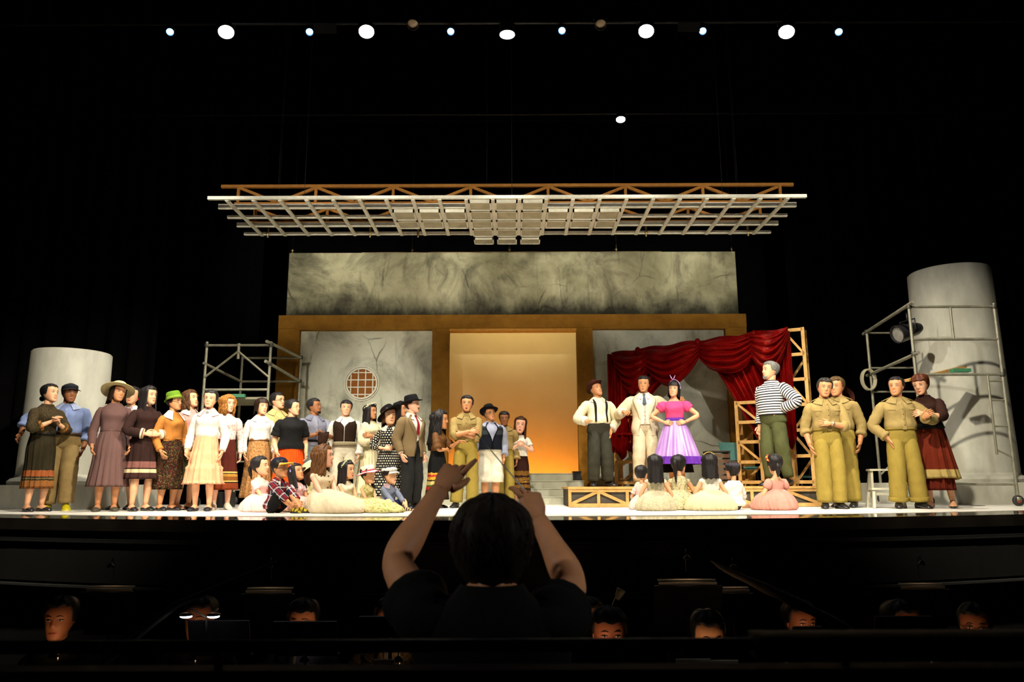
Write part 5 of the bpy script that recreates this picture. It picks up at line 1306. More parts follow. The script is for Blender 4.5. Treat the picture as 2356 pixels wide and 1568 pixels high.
p.mound(gd, .27, .44, -.22, zt=.65, folds=9, amp=.07, knee=.0).shirt(gd, .585, .826, .010, .006, .15, (.036, .034, .03, .03)).hair('up').tail(pts=((.30, .1, .3), (.36, -.05, .0), (.36, -.14, -.4), (.33, -.16, -.9)), r=(.06, .08, .07, .03), name='braid', braid=True).brimhat(F('white_straw', '#d8d0b8', .08), F('pink_ribbon2', '#c85468'), .66, .37, .36, (-10, -8), .68, .0, .10, .0, 'sun_hat', .02, None, F('pink_ribbon2', '#c85468'))
p = kid('boy in white check cap and blue-grey cardigan with crossed legs', 893, 1073, 9.65, 48, sex='m', head=(16, 6, 0), lean=6, feet=((-.02, -.30, .05, 20), (.08, -.34, .05, 30)), knees=((.9, -.5, .8), (.9, -.5, .8)), a=((.08, -.27, .55), (.8, .6, -.2), (-.2, -.9, -.4), .5), b=((.09, -.30, .55), (.8, .6, -.2), (-.2, -.9, -.4), .5))
p.trousers(F('navy_shorts', '#1c2648', .2), .60, .95, (.066, .056, .05, .04), name='shorts').shirt(F('blue_grey_knit', '#6c7488'), .56, .83, .018, .01, 1.85, (.046, .042, .038, .032), tuck=False).collar(F('mauve_check_collar', '#a8909a'), w=.03).hair('short').flatcap(plaid('white_check', '#d0ccc4', '#b8b4ac', '#8a8680', '#e0dcd4', .05), (-4, 0), .68).glasses(brass).shoes(stripes('sandal_strap', '#14120e', '#c89a70', .03, .5), .9, 'sandal')
# 9 children on the floor, right, seen from behind
side_arms = dict(a=((.115, -.09, .52), (.9, .5, -.1), (-.4, -.8, -.3), .4), b=((.115, -.09, .52), (.9, .5, -.1), (-.4, -.8, -.3), .4))
p = kid('small child in pale pink at the left end of the children facing the platform', 1476, 1071, 10.0, 150, **side_arms); p.mound(F('shell_pink', '#dcbcb4', .06), .19, .22, -.05, zt=.66).shirt(F('shell_pink', '#dcbcb4', .06), .585, .826, .01, .006, .6, (.042, .046, .04, .03)).hair('crop')
fd_ = floral('cream_rose_print', '#bbb290', ['#a89a80', '#b09090', '#9aa284', '#c8c0a0', '#a88c88'], 75, .45)
p = kid('long-haired girl in cream rose print dress seen from behind', 1508, 1047, 9.55, 176, **side_arms); p.mound(fd_, .25, .27, -.05, zt=.67, folds=12, amp=.08, base=.0, prof=.8).shirt(fd_, .585, .826, .012, .008, .10, (.040, .04, .03, .03)).hair('mid', None, .14, -.30)
fd2 = floral('cream_leaf_print', '#bcb18c', ['#9a8c64', '#a8a07a', '#80805a', '#c8c09a'], 55, .45)
p = kid('girl with ponytail in cream leaf print dress seen from behind', 1562, 1047, 9.85, 172, head=(-24, 0, 0), **side_arms); p.mound(fd2, .24, .27, -.06, .03, zt=.67, folds=10, amp=.09, prof=.8).shirt(fd2, .585, .826, .012, .008, .10, (.040, .04, .03, .03)).hair('up', None, .10).tail(pts=((0, .44, .72), (0, .60, .60), (0, .58, .10), (.02, .46, -.45)), r=(.07, .12, .10, .02)).belt(fd2, .60, .02, .025, name='sash')
tul = F('ivory_tulle', '#c8bf9a', .08, .9)
p = kid('girl in ivory tulle party dress with gold hair bow seen from behind', 1633, 1045, 9.55, 178, **side_arms); p.mound(tul, .32, .30, -.06, zt=.67, folds=17, amp=.06, ruffle=.045, prof=.8).shirt(F('ivory_satin_bodice', '#dcd6c4', .05), .585, .826, .012, .006, .08, (.038, .034, .03, .03)).hair('mid', None, .14, -.12).headband(F('gold_ribbon', '#c89a50'), .05, 1.18, tilt=6)
p = kid('boy in dark tartan cap and loose white shirt sitting sideways', 1686, 1062, 9.75, -150, sex='m', head=(-14, 0, 0), a=((.12, -.10, .52), (.9, .5, -.1), (-.4, -.8, -.3), .4), b=((.13, -.20, .52), (.9, .5, -.1), (-.1, -.9, -.3), .4))
p.trousers(F('grey_shorts', '#5a5a50'), .60, 1.2, (.066, .056, .05, .04), name='shorts').shirt(F('white_loose_shirt', '#dcd8cc', .06), .50, .83, .03, .03, 1.5, (.052, .052, .048, .04), tuck=False, wrinkle=.007).hair('short').flatcap(plaid('dark_tartan', '#242c34', '#38404a', '#5a3030', '#1a2226', .05), (-4, 0), .68).shoes()
pt = F('rose_tulle', '#bc8476', .08, .9)
p = kid('girl in rose pink party dress with orange hair flowers seen from behind', 1784, 1046, 9.6, -158, head=(-26, 0, 0), skin='l', **side_arms); p.mound(pt, .27, .28, -.06, zt=.68, folds=17, amp=.06, ruffle=.045, prof=.8).shirt(pt, .60, .775, .010, .004, .5, (.040, .044, .04, .03), sleeves='').hair('up').tail(pts=((0, .44, .5), (0, .54, .38), (0, .50, .1), (0, .44, -.15)), r=(.10, .13, .11, .02)).wreath([F('orange_petal', '#d0702c'), F('red_petal', '#b8342c'), F('yellow_petal', '#d8a83c')], 8, .06, .80, .42, (-30, 0), .8, 2.4, 'hair_flowers').headband(F('dark_cord', '#2a241c'), .015, 1.13, tilt=-30)
for k in 'ab':
    mb = MB(); pth = p.armpath(k, -.1, .55, 6); mb.tube(pth, [.03*p.B, .042*p.B, .048*p.B, .048*p.B, .046*p.B, .036*p.B], 14); mb.build('puff_sleeve', pt, p.root)
mb = MB(); c = p.tpt(.62, pi, .03)
for sg in (-1, 1): mb.ball(c + V((sg*.035, .01, 0)), (.045, .018, .03), 10, 6); mb.tube([c, c + V((sg*.03, .03, -.10))], [.012, .022], 6)
mb.build('waist_bow', pt, p.root)
# ================================================================ SCAFFOLDS, LANTERNS, FURNITURE
galv = plain('galvanised_tube', '#8c8a78', .45, .5, .35, .2, 9)
green = plain('green_bracket', '#3c7a58', .6)
def pipe(parent, name, a, b, r=.022, m=galv, ext=0.0):
    a, b = V(a), V(b); d = (b - a).normalized(); a = a - d*ext; b = b + d*ext
    o = parent.location
    return MB().tube([a - o, b - o], r, 10).build(name, m, parent, True, 40)
def coupler(parent, c):
    MB().lathe([(.034, -.03), (.036, -.025), (.036, .025), (.034, .03)], 10, V(c) - parent.location, cap0=True, cap1=True).build('coupler', plain('coupler_steel', '#4a4a42', .5, .5, .5), parent)
def castor(parent, x, y, rr=.075):
    c = V((x, y, rr)) - parent.location; M_ = Matrix.Rotation(R_(90), 3, 'X')
    e = MB().lathe([(.02, -.025), (rr*.82, -.025), (rr, -.018), (rr, .018), (rr*.82, .025), (.02, .025)], 22, c, cap0=True, cap1=True, mat=M_).build('castor_wheel', plain('grey_rubber', '#2a2a28', .6), parent)
    MB().lathe([(.018, -.032), (rr*.45, -.03), (rr*.45, .03), (.018, .032)], 14, c, cap0=True, cap1=True, mat=M_).build('hub', plain('red_hub', '#8a3a28', .5), e)
    MB().box((c.x, c.y, rr*1.35), (.06, .075, .05)).build('castor_fork', galv, parent)
# left scaffold tower
n0, f0 = 11.95, 13.0
sc = empty('scaffold_tower', (P(580, 1100, n0).x, (n0 + f0)/2, 0), label='galvanised scaffold tower behind the chorus on the left', cat='scaffold')
xa, xb = P(472, 850, n0).x, P(620, 850, n0).x; xc, xd = P(556, 850, f0).x, P(691, 850, f0).x
zt = P(545, 794, n0).z; zm = P(545, 896, n0).z; zp = P(545, 912, n0).z; ztf = P(620, 823, f0).z; zmf = P(620, 877, f0).z
for x in (xa, xb): pipe(sc, 'post', (x, n0, .15), (x, n0, zt + .06))
for x in (xc, xd): pipe(sc, 'post', (x, f0, .15), (x, f0, ztf + .03))
for z in (zt, zm): pipe(sc, 'ledger', (xa, n0, z), (xb, n0, z), .02)
for z in (ztf, zmf, 1.35): pipe(sc, 'ledger', (xc, f0, z), (xd, f0, z), .02)
for z0_, z1_ in ((zt + .03, ztf), (zt - .30, zmf)): pipe(sc, 'guard_rail', (xb, n0, z0_), (xd, f0, z1_), .026, galv, .14)
pipe(sc, 'guard_rail', (xa, n0, zt - .30), (xc, f0, zmf), .022, galv, .05)
xm = (xa + xb)/2; pipe(sc, 'king_post', (xm, n0, zt - .22), (xm, n0, zt + .03), .024)
for x in (xa, xb): pipe(sc, 'brace', (xm, n0 - .01, zt - .10), (x, n0 - .01, zt - .52), .018)
for z in (.25, .72, 1.05, 1.35): pipe(sc, 'rung', (xc, f0, z), (xc + .26, f0, z), .014)
pipe(sc, 'ladder_stile', (xc + .26, f0, .25), (xc + .26, f0, 1.42), .014)
for z in (.4, .9): 
    pipe(sc, 'ledger', (xa, n0, z), (xc, f0, z), .018); pipe(sc, 'ledger', (xb, n0, z), (xd, f0, z), .018)
MB().box(V(((xa + xd)/2, (n0 + f0)/2, zp - .02)) - sc.location, (abs(xd - xa)*.86, f0 - n0 - .05, .035)).build('deck_board', plain('alloy_deck', '#8a866e', .6), sc, False)
MB().box(V((xa + .55, n0 - .04, zp + .01)) - sc.location, (.26, .06, .05)).build('deck_hook', green, sc, False)
for x, y, z in ((xb, n0, zt), (xb, n0, zt - .3), (xd, f0, ztf), (xd, f0, zmf), (xa, n0, zt)): coupler(sc, (x, y, z))
for x, y in ((xa, n0), (xb, n0), (xc, f0), (xd, f0)): castor(sc, x, y)
# right scaffold tower
n0, f0 = 10.9, 12.6
sc = empty('scaffold_tower', (P(2190, 1100, n0).x, (n0 + f0)/2, 0), label='taller galvanised scaffold tower around the right column', cat='scaffold')
xa, xb = P(2106, 850, n0).x, P(2305, 850, n0).x; xc = P(2002, 850, f0).x; xd = xc + (xb - xa)
zt = P(2195, 705, n0).z; z2 = P(2195, 780, n0).z; z3 = P(2215, 861, n0).z; ztf = P(1985, 763, f0).z; zmf = P(2000, 860, f0).z
for x in (xa, xb): pipe(sc, 'post', (x, n0, .15), (x, n0, zt + .05))
for x in (xc, ): pipe(sc, 'post', (x, f0, .15), (x, f0, ztf + .03))
for z in (zt, z2, z3): pipe(sc, 'ledger', (xa, n0, z), (xb, n0, z), .021)
pipe(sc, 'mid_post', ((xa + xb)/2 - .02, n0, z2), ((xa + xb)/2 - .02, n0, zt), .018)
for z0_, z1_ in ((zt + .03, ztf), (zt - .72, zmf - .0)): pipe(sc, 'guard_rail', (xa, n0, z0_), (xc, f0, z1_), .026, galv, .16)
for z in (ztf - .02, ztf - .62, zmf - .3, 1.1): pipe(sc, 'rung', (xc, f0, z), (xc + .75, f0, z), .016)
pipe(sc, 'ladder_stile', (xc + .75, f0, .25), (xc + .75, f0, ztf - .3), .018)
for k, (py, w_) in enumerate(((876, .22), (920, .22), (980, .22), (1052, .2))):
    z = P(2320, py, n0).z; pipe(sc, 'rung', (xb - w_, n0, z + (.0 if k < 3 else .10)), (xb, n0, z), .014)
pipe(sc, 'ladder_stile', (xb - .22, n0, P(2320, 1045, n0).z), (xb - .22, n0, z3), .017)
pipe(sc, 'brace', (xc, f0, .45), (xc + .75, f0, 1.1), .016)
pipe(sc, 'base_ledger', (xc, f0, .3), (xa, n0, .3), .018); pipe(sc, 'base_ledger', (xa, n0, .3), (xb, n0, .3), .018)
for x, y, z in ((xa, n0, zt), (xa, n0, zt - .7), (xc, f0, ztf), (xc, f0, zmf), (xb, n0, zt), (xb, n0, z3)): coupler(sc, (x, y, z))
for x, y in ((xa, n0), (xb, n0), (xc, f0), (xc + .75, f0)): castor(sc, x, y)
a, b = P(2080, 876, n0 + .1), P(2212, 845, n0 + .5)
MB().bar(a - sc.location, b - sc.location, .18, .035).build('plank', wood, sc, False)
MB().box(P(2210, 852, n0 + .15) - sc.location, (.26, .1, .05)).build('deck_hook', green, sc, False)
mb = MB(); c = P(1996, 873, f0 - .08) - sc.location
for k in range(3): mb.tube([c + V((.11*cos(2*pi*q/24) + .012*k, -.012*k, .17*sin(2*pi*q/24))) for q in range(25)], .016, 6)
mb.build('cable_coil', plain('pale_cable', '#a09a80', .6), sc)
# spotlight clamped to the right scaffold
def lantern(name, c, aim, r, L, lens, label, yoke=True, group=None, bar_z=None):
    e = empty(name, c, label=label, cat='stage light', group=group); d = (V(aim) - V(c)).normalized(); M_ = d.to_track_quat('Z', 'Y').to_matrix()
    lb = plain('lantern_black', (.016, .016, .017), .35, .5)
    MB().lathe([(.01, -L), (r*.55, -L), (r*.8, -L*.8), (r*.85, -L*.35), (r*1.05, -L*.3), (r*1.1, .04), (r*1.0, .045), (r*1.0, .0)], 20, (0, 0, 0), mat=M_).build('housing', lb, e, True, 40)
    MB().lathe([(.001, .012), (r*.5, .010), (r*.98, .0)], 24, (0, 0, 0), mat=M_).build('lens', lens, e)
    x = M_ @ V((1, 0, 0)); up = V((0, 0, 1)); b0 = d*(-L*.45)
    mb = MB(); q = r*1.2
    mb.tube([b0 + x*q, b0 + x*q + up*(r*1.3), b0 - x*q + up*(r*1.3), b0 - x*q], .012, 6); mb.build('yoke', lb, e)
    zt_ = (bar_z - c[2]) if bar_z else r*1.3 + .12
    MB().tube([b0 + up*(r*1.3), b0 + up*zt_], .014, 6).build('clamp', lb, e)
    return e, d
c = P(2068, 768, 11.6); lantern('scaffold_lantern', c, c + V((-1, -.25, -.32)), .13, .42, plain('dark_lens', '#8a8880', .15, .6), 'black spotlight clamped on the right scaffold')
# overhead lamp bars
lb_ = plain('bar_black', (.012, .012, .012), .5)
YB = 10.1; ZB = P(1178, 52, YB).z
tag(MB().tube([(-8, YB, ZB), (8, YB, ZB)], .026, 10).build('lamp_bar', lb_), 'black lamp bar across the top carrying the bright row of lanterns', 'lamp bar')
YC = 13.0; ZC = P(1178, 262, YC).z
tag(MB().tube([(-8, YC, ZC), (8, YC, ZC)], .026, 10).build('lamp_bar', lb_), 'black lamp bar in the rear with a single lit lantern', 'lamp bar')
for Y_, Z_ in ((YB, ZB), (YC, ZC)): pass
wl = glow('white_lens', (1, .97, .98), 30); bll = glow('blue_lens', (.12, .34, 1.0), 9)
names = ('second from the left', 'leftmost', 'middle', 'second from the right', 'rightmost')
for px, py, which in ((520, 70, 'far left'), (843, 69, 'left of centre'), (1167, 66, 'central'), (1487, 68, 'right of centre'), (1810, 70, 'far right')):
    c = P(px, py, YB)
    aim = (c.x*.55, 7.2, .2) if which != 'central' else (0, 9.9, .2)
    if which == 'central': c = P(px, 74, YB)
    e, d = lantern('stage_lantern', c, V(aim), .112, .36, wl, 'bright white lantern on the top bar, the %s one' % which, True, 'lit white lanterns on the top bar', ZB)
    spot('lantern_beam', c + d*.03, V((c.x*(1.25 if abs(c.x) > 2.6 else .85), 10.2, .2)), 1500, 52, (1, .93, .82), .7, .08)
for px, py, which in ((391, 72, 'outermost on the left'), (712, 72, 'between the two left white ones'), (1037, 71, 'just left of the central white one'), (1293, 69, 'just right of the central white one'), (1617, 70, 'between the two right white ones'), (1930, 72, 'outermost on the right')):
    c = P(px, py, YB)
    lantern('blue_lantern', c, (c.x*.3, 4.0, .3), .052, .26, bll, 'small blue lantern on the top bar, %s' % which, True, 'blue lanterns on the top bar', ZB)
c = P(1428, 271, YC); e, d = lantern('stage_lantern', c, (c.x*.8, 10.9, .0), .085, .3, wl, 'small white lantern alone on the rear bar', True, None, ZC)
unl = plain('unlit_lens', '#a89070', .3, .5)
for px, py, w_, lab in ((748, 66, .33, 'dim grey flag shutter beside the second blue lantern'), (1585, 62, .33, 'dim grey flag shutter beside the fifth blue lantern')):
    c = P(px, py, YB - .05); e = empty('lamp_shutter', c, label=lab, cat='shutter')
    MB().box((0, 0, 0), (w_, .01, .13), 0, Matrix.Rotation(R_(25), 3, 'X')).build('flag', plain('grey_metal', (.02, .02, .02), .4, .5), e, False)
    MB().tube([(0, .03, .05), (0, .05, ZB - c.z)], .01, 6).build('arm', lb_, e)
for px, lab in ((950, 'unlit amber-tinted lantern left of centre on the top bar'), (1382, 'unlit amber-tinted lantern right of centre on the top bar')):
    c = P(px, 54, YB - .02); lantern('unlit_lantern', c, (c.x*.7, 6, .3), .08, .3, unl, lab, True, None, ZB + .08)
# white two-step stool
ws = plain('white_stool_paint', '#b8b6a2', .6)
Y_ = 10.35; x0 = P(2030, 1100, Y_).x; e = empty('step_stool', (x0, Y_, 0), R_(-12), label='white wooden two-step stool behind the right soldier', cat='stool')
MB().box((.03, .10, .50), (.36, .22, .025)).build('top_tread', ws, e, False); MB().box((-.0, -.14, .25), (.40, .22, .025)).build('lower_tread', ws, e, False)
for sx in (-1, 1):
    MB().bar((.03 + sx*.20, .22, 0), (.03 + sx*.15, .14, .49), .03, .05, (0, 1, 0)).build('leg', ws, e, False)
    MB().bar((.03 + sx*.17, .03, .0), (.03 + sx*.15, .04, .49), .03, .05, (0, 1, 0)).build('leg', ws, e, False)
    MB().bar((sx*.19, -.24, 0), (sx*.17, -.20, .245), .03, .05, (0, 1, 0)).build('leg', ws, e, False)
    MB().bar((sx*.17, -.16, .225), (sx*.17, .06, .225), .025, .03, (0, 0, 1)).build('side_rail', ws, e, False)
MB().bar((-.14, .12, .18), (.20, .12, .18), .025, .03).build('stretcher', ws, e, False)
# teal chairs behind the curtain frame
teal = plain('teal_plastic', '#5a8c88', .5)
def chair(x, y, z, rz, label, m=teal, frame=None, seat_z=.44, group=None):
    fm = frame or plain('chair_steel', '#3a3a3a', .4, .5, .5)
    e = empty('chair', (x, y, z), R_(rz), label=label, cat='chair', group=group)
    rows = [[(lerp(-.2, .2, i/8), lerp(-.2, .2, j/8), seat_z + .02*((i - 4)/4)**2 - (.02*((j - 1)/1.0)**2 if j < 1 else 0)) for i in range(9)] for j in range(9)]
    rows2 = [[(p[0], p[1], p[2] - .02) for p in r] for r in rows]
    mb = MB(); mb.grid(rows, False); mb.grid([r[::-1] for r in rows2], False); mb.build('seat', m, e)
    rows = [[(lerp(-.2, .2, i/8), .2 + .10*(j/8) - .03*(1 - ((i - 4)/4)**2)*-1, seat_z + .12 + .30*j/8) for i in range(9)] for j in range(9)]
    mb = MB(); mb.grid(rows, False); mb.grid([[(p[0], p[1] + .015, p[2]) for p in r][::-1] for r in rows], False); mb.build('backrest', m, e)
    for sx in (-1, 1):
        MB().tube([(sx*.19, -.2, 0), (sx*.17, -.16, seat_z - .02)], .011, 8).build('leg', fm, e)
        MB().tube([(sx*.19, .24, 0), (sx*.17, .18, seat_z), (sx*.17, .24, seat_z + .25)], .011, 8).build('leg', fm, e)
    return e
c = P(1852, 1090, 12.9); chair(c.x, 12.9, 0, -80, 'teal plastic chair seen beside the right timber tower')
c = P(1706, 1090, 12.5); chair(c.x, 12.5, PZ, 20, 'teal plastic chair with its seat showing behind the tartan-capped boy', seat_z=.30)
c = P(1650, 1070, 12.35); e = empty('slatted_crate', (c.x, 12.35, PZ), label='dark slatted wooden crate behind the tulle dress girl', cat='crate')
dk = plain('dark_timber', '#2c2018', .7)
for k in range(6): MB().box((0, -.15, .05 + .085*k), (.34, .02, .06)).build('slat', plain('brown_slat', '#5a4430', .7), e, False)
for sx in (-1, 1): MB().box((sx*.16, 0, .27), (.03, .3, .54)).build('side_panel', dk, e, False)
MB().box((0, 0, .545), (.36, .32, .02)).build('top_panel', dk, e, False)
# crumpled black case on the floor behind the left group
c = P(498, 1140, 11.0); e = empty('equipment_case', (c.x, 11.3, 0), label='small black equipment case at the foot of the left scaffold', cat='case')
MB().box((0, 0, .12), (.26, .2, .22)).build('case_body', plain('black_case', (.012, .012, .014), .5), e, False); MB().tube([(-.07, 0, .23), (-.06, 0, .27), (.06, 0, .27), (.07, 0, .23)], .01, 6).build('handle', lb_, e)
# ================================================================ THE PIT: CONDUCTOR, RAIL, MUSICIANS
PF = -1.9
tee = F('black_tee', '#0a0a0b', .3)
Yc = 2.05; base = PF + .5
hx = P(1135, 1150, Yc)
con = Person('conductor seen from behind in black T-shirt with both arms raised', 1135, 1150, Yc, 180, 'm', base, bulk=1.06, skin='#b9825c', head=(0, 4, 0), loc=(P(1132, 1300, Yc).x,), top=P(1135, 1158, Yc).z + .065)
con.HO.z -= .065
inv = con.root.matrix_basis.inverted()
def L(px, py, Y): return inv @ P(px, py, Y)
con.sh = {'b': L(985, 1432, Yc - .03), 'a': L(1270, 1440, Yc - .03)}
con.el = {'b': L(908, 1292, Yc + .17), 'a': L(1318, 1345, Yc + .18)}
con.wr = {'b': L(1010, 1128, Yc + .36), 'a': L(1240, 1196, Yc + .34)}
con.hd = {'b': (L(1052, 1070, Yc + .40) - con.wr['b']).normalized(), 'a': (L(1215, 1128, Yc + .38) - con.wr['a']).normalized()}
con.cu = {'b': [.12, .75, .95, 1.05], 'a': [.55, .8, 1.0, 1.1]}; con.hn = {'b': V((-.25, -1, -.3)), 'a': V((.35, -.8, -.5))}; con.tu = {'b': V((-1, 0, .3)), 'a': V((1, 0, .1))}
con.body(detail=2); con.trousers(tee).shoes()
con.shirt(tee, .53, .840, .014, .004, .38, (.050, .050, .046, .04), tuck=False)
con.hair('short', hairm('conductor_hair', (.016, .011, .008), .6), .16, seed=8)
mb = MB(); rnd = random.Random(5)
for i in range(420):
    a = rnd.uniform(0, 2*pi); t = rnd.uniform(.55, 1.03); k0 = rnd.uniform(1.10, 1.16); L_ = rnd.uniform(.10, .24); da = rnd.uniform(-.25, .25); up_ = rnd.uniform(0, .05)*(t > .85)
    pts = []
    for q in range(5):
        tq = t - L_*q/4 + up_*(q > 0); x, y, z = headpt(max(.3, min(tq, .985)), a + da*q/4, k0 + .035*q*rnd.uniform(.5, 1.2)); pts.append(con.h(x, y, tq + .055*smooth(.55, 1, tq)))
    mb.tube(pts, [.0013, .0012, .0010, .0007, .0002], 3)
mb.build('loose_hair', hairm('conductor_hair', (.016, .011, .008), .6), con.root)['kind'] = 'stuff'
pod = empty('podium', (con.root.location.x, Yc, PF), label='low black podium under the conductor', cat='podium')
MB().box((0, 0, .235), (.9, .7, .47)).build('podium_body', pitb, pod, False); MB().box((0, 0, .485), (.94, .74, .03)).build('podium_top', pitg, pod, False)
b0, b1 = P(1218, 1140, Yc + .40), P(1096, 996, Yc + .62)
mb = MB(); mb.tube([b0, b0.lerp(b1, .1), b1], [.0035, .0028, .0013], 8); bat = mb.build('baton', plain('baton_white', '#c8c4bc', .4)); 
tag(bat, 'thin white baton in the raised right hand of the conductor', 'baton')
MB().ball(b0, (.011, .011, .014), 8, 6).build('handle', plain('cork', '#6a4a2a', .7), bat)
# rail in front of the pit
YR = 1.5
rail = empty('pit_rail', (0, YR, P(1178, 1486, YR).z), label='black tubular rail running along the front of the pit', cat='railing')
rg = plain('rail_black', (.02, .021, .02), .38, .5)
rr_ = (P(1178, 1470, YR).z - P(1178, 1502, YR).z)/2
MB().tube([(-2.2, 0, 0), (2.4, 0, .004)], rr_, 16).build('rail_tube', rg, rail)
zwt = P(1178, 1533, YR).z
for x in (-1.6, -.55, .62, 1.6): MB().tube([(x, 0, 0), (x, 0, zwt - rail.location.z - .03)], .008, 8).build('rail_post', rg, rail)
pa, pb = P(1742, 1474, YR - .03).x, 2.3
MB().box(((pa + pb)/2, -.01, .002), (pb - pa, .075, .042)).build('rail_pad', plain('rail_pad', (.014, .014, .013), .8, .2), rail, True)
struct_box('wall_front', (0, YR, (zwt + PF)/2), (9, .05, zwt - PF), plain('rail_wall', (.006, .006, .006), .8, .2))
# ---- musicians
MS = 'musicians sitting in the pit'
def musician(label, px, ytop, Y, face, tilt=0, yaw=0, sex='m', skin='m', shirt=None, glasses=False, hair='short', lamp=1.0, **k):
    top = P(px, ytop, Y).z
    p = Person(label, px, ytop, Y, face, sex, PF, H=1.66, seated=True, head=(yaw, tilt, 0), group=MS, skin=skin, loc=(P(px, ytop + 30, Y).x,), top=top,
               feet=((.09, -.26, .042, 8), (.09, -.26, .042, 8)), knees=((.2, -1, .6), (.2, -1, .6)), a=k.get('a', ((.03, -.17, .62), (1, .3, -.6), (-.8, -.5, .2), .7)), b=k.get('b', ((.03, -.19, .58), (1, .3, -.6), (-.8, -.5, .2), .7))).body()
    p.trousers(blackc).shirt(shirt or blackc, sleeve=1.0).collar(shirt or blackc).hair(hair, None, .11, bang=k.get('bang')).shoes()
    if glasses: p.glasses()
    hz = p.hip.z; X, Y0 = p.root.location.x, p.root.location.y
    chair(X, Y0 + .02, PF, face, 'black pit chair under the %s' % ' '.join(label.split()[:6]), plain('pit_chair', (.012, .012, .013), .6), None, hz - .085, 'pit chairs')
    return p
def pit_lamp(c, e, aim, label):
    o = empty('stand_lamp', c, label=label, cat='lamp')
    MB().lathe([(.006, .03), (.02, .02), (.03, 0), (.028, -.004)], 12).build('shade', rg, o); MB().ball((0, 0, .004), (.016, .016, .008), 8, 5).build('bulb', glow('stand_bulb', (1, .62, .3), .6), o)
    MB().tube([(0, 0, .03), (.0, .03, .07), (0, .05, .0), (0, .06, -.1)], .004, 6).build('gooseneck', rg, o)
    l = bpy.data.lights.new('stand_lamp_light', 'SPOT'); l.energy = e; l.color = (1, .62, .36); l.spot_size = R_(110); l.spot_blend = .9; l.shadow_soft_size = .03
    lo = bpy.data.objects.new('stand_lamp_light', l); COL.objects.link(lo); lo.location = V(c) + V((0, .045, -.02)); lo.rotation_euler = (V(aim) - lo.location).to_track_quat('-Z', 'Y').to_euler()
pap = plain('sheet_paper', '#c9c4b4', .8, .2); stm = plain('stand_black', (.014, .014, .015), .4, .5)
def music_stand(px, py, Y, label, w=.50, rz=0, paper=.02, h=.34):
    t = P(px, py, Y); e = empty('music_stand', (t.x, Y, PF), R_(rz), label=label, cat='music stand', group='music stands in the pit')
    z = t.z - PF; M_ = Matrix.Rotation(R_(18), 3, 'X')   # top leans towards the conductor
    MB().box((0, .05, z - h/2 - paper), (w, .012, h), 0, M_).build('desk', stm, e, False); MB().box((0, .12, z - h - paper), (w, .06, .012)).build('ledge', stm, e, False)
    if paper > 0: MB().box((0, .062, z - h/2 + .004), (w*.86, .006, h), 0, M_).build('sheet', pap, e, False)
    MB().tube([(0, .06, .25), (0, .06, z - h/2)], .011, 8).build('stem', stm, e)
    for k in range(3): MB().tube([(0, .06, .3), (.25*cos(2*pi*k/3 + .5), .06 + .25*sin(2*pi*k/3 + .5), 0)], .008, 6).build('foot', stm, e)
    return e
ms = [
 (140, 1374, 5.0, 'musician woman in dark red light at the far left of the pit', dict(sex='f', hair='up', skin='#a86a44', yaw=10), 1.6),
 (462, 1374, 4.9, 'musician man behind the stand with two glowing lamp heads', dict(skin='#a86a44'), 1.2),
 (699, 1380, 5.0, 'musician man with glasses and blue shirt left of the conductor', dict(glasses=True, shirt=F('navy_polo', '#1c2238'), skin='#a86a44', bang=.74), 2.2),
 (897, 1378, 4.9, 'musician man in check shirt playing clarinet beside the conductor', dict(glasses=True, shirt=plaid('pit_check', '#2a2418', '#54462c', '#6a5a3a', '#1a1610', .03), skin='#b07048'), 2.6),
 (1357, 1376, 5.3, 'musician woman holding a bassoon right of the conductor', dict(sex='f', hair='up', skin='#b87a50'), 3.0),
 (1400, 1399, 4.2, 'musician man with spiky black hair and raised eyes near the rail', dict(hair='short', skin='#b06a48', bang=.74), 2.4),
 (1625, 1402, 4.5, 'musician woman looking down with centre parting', dict(sex='f', hair='up', skin='#c08a60', tilt=-12), 3.2),
 (1838, 1382, 5.0, 'musician man half hidden by the slanting pole', dict(skin='#a0603c', yaw=10), 1.6),
 (2072, 1384, 4.7, 'musician man behind a dark stand desk', dict(skin='#a0603c', yaw=14), 1.6),
 (2245, 1390, 4.9, 'musician man with glasses looking left at the far right of the pit', dict(glasses=True, skin='#9a5c3a', yaw=-30), 1.4)]
mus = {}
for px, yt, Y, lab, kw, e in ms:
    p = musician(lab, px, yt, Y, 0, **kw); mus[px] = p
    c = p.wpt(p.h(.45 if px < 1178 else -.45, -1.45, -.15)); aim = p.wpt(p.h(0, -.3, .42))
    pit_lamp(c, e*1.1, aim, 'small hooded stand lamp lighting the ' + ' '.join(lab.split()[:2]) + ' ' + ' '.join(lab.split()[-5:]))
for px, py, Y, w_, lab in ((617, 1356, 5.9, .40, 'music stand with a lit sheet edge behind the blue-shirted man'), (1583, 1337, 5.8, .5, 'music stand with the brightest sheet edge, high behind the seated woman'), (1690, 1355, 6.1, .28, 'narrow music stand with a dim sheet edge left of the slanting pole'),
        (2125, 1346, 6.2, .40, 'music stand with a faint sheet edge behind the far right players'), (250, 1352, 6.2, .42, 'music stand with a faint sheet edge behind the far left player')):
    e = music_stand(px, py, Y, lab, w_)
    zl = P(px, py, Y).z - PF
    MB().box((0, .05, zl + .006), (w_*.86, .022, .008), 0, Matrix.Rotation(R_(12), 3, 'X')).build('folded_sheet', pap, e, False)
    pit_lamp(e.location + V((0, .0, zl + .16)), (.35 if px == 1583 else .12), e.location + V((0, .06, zl)), 'added hooded lamp above the ' + lab.replace('music stand', 'stand'))  # unseen lamp added over each rear stand to brighten the sheet edge
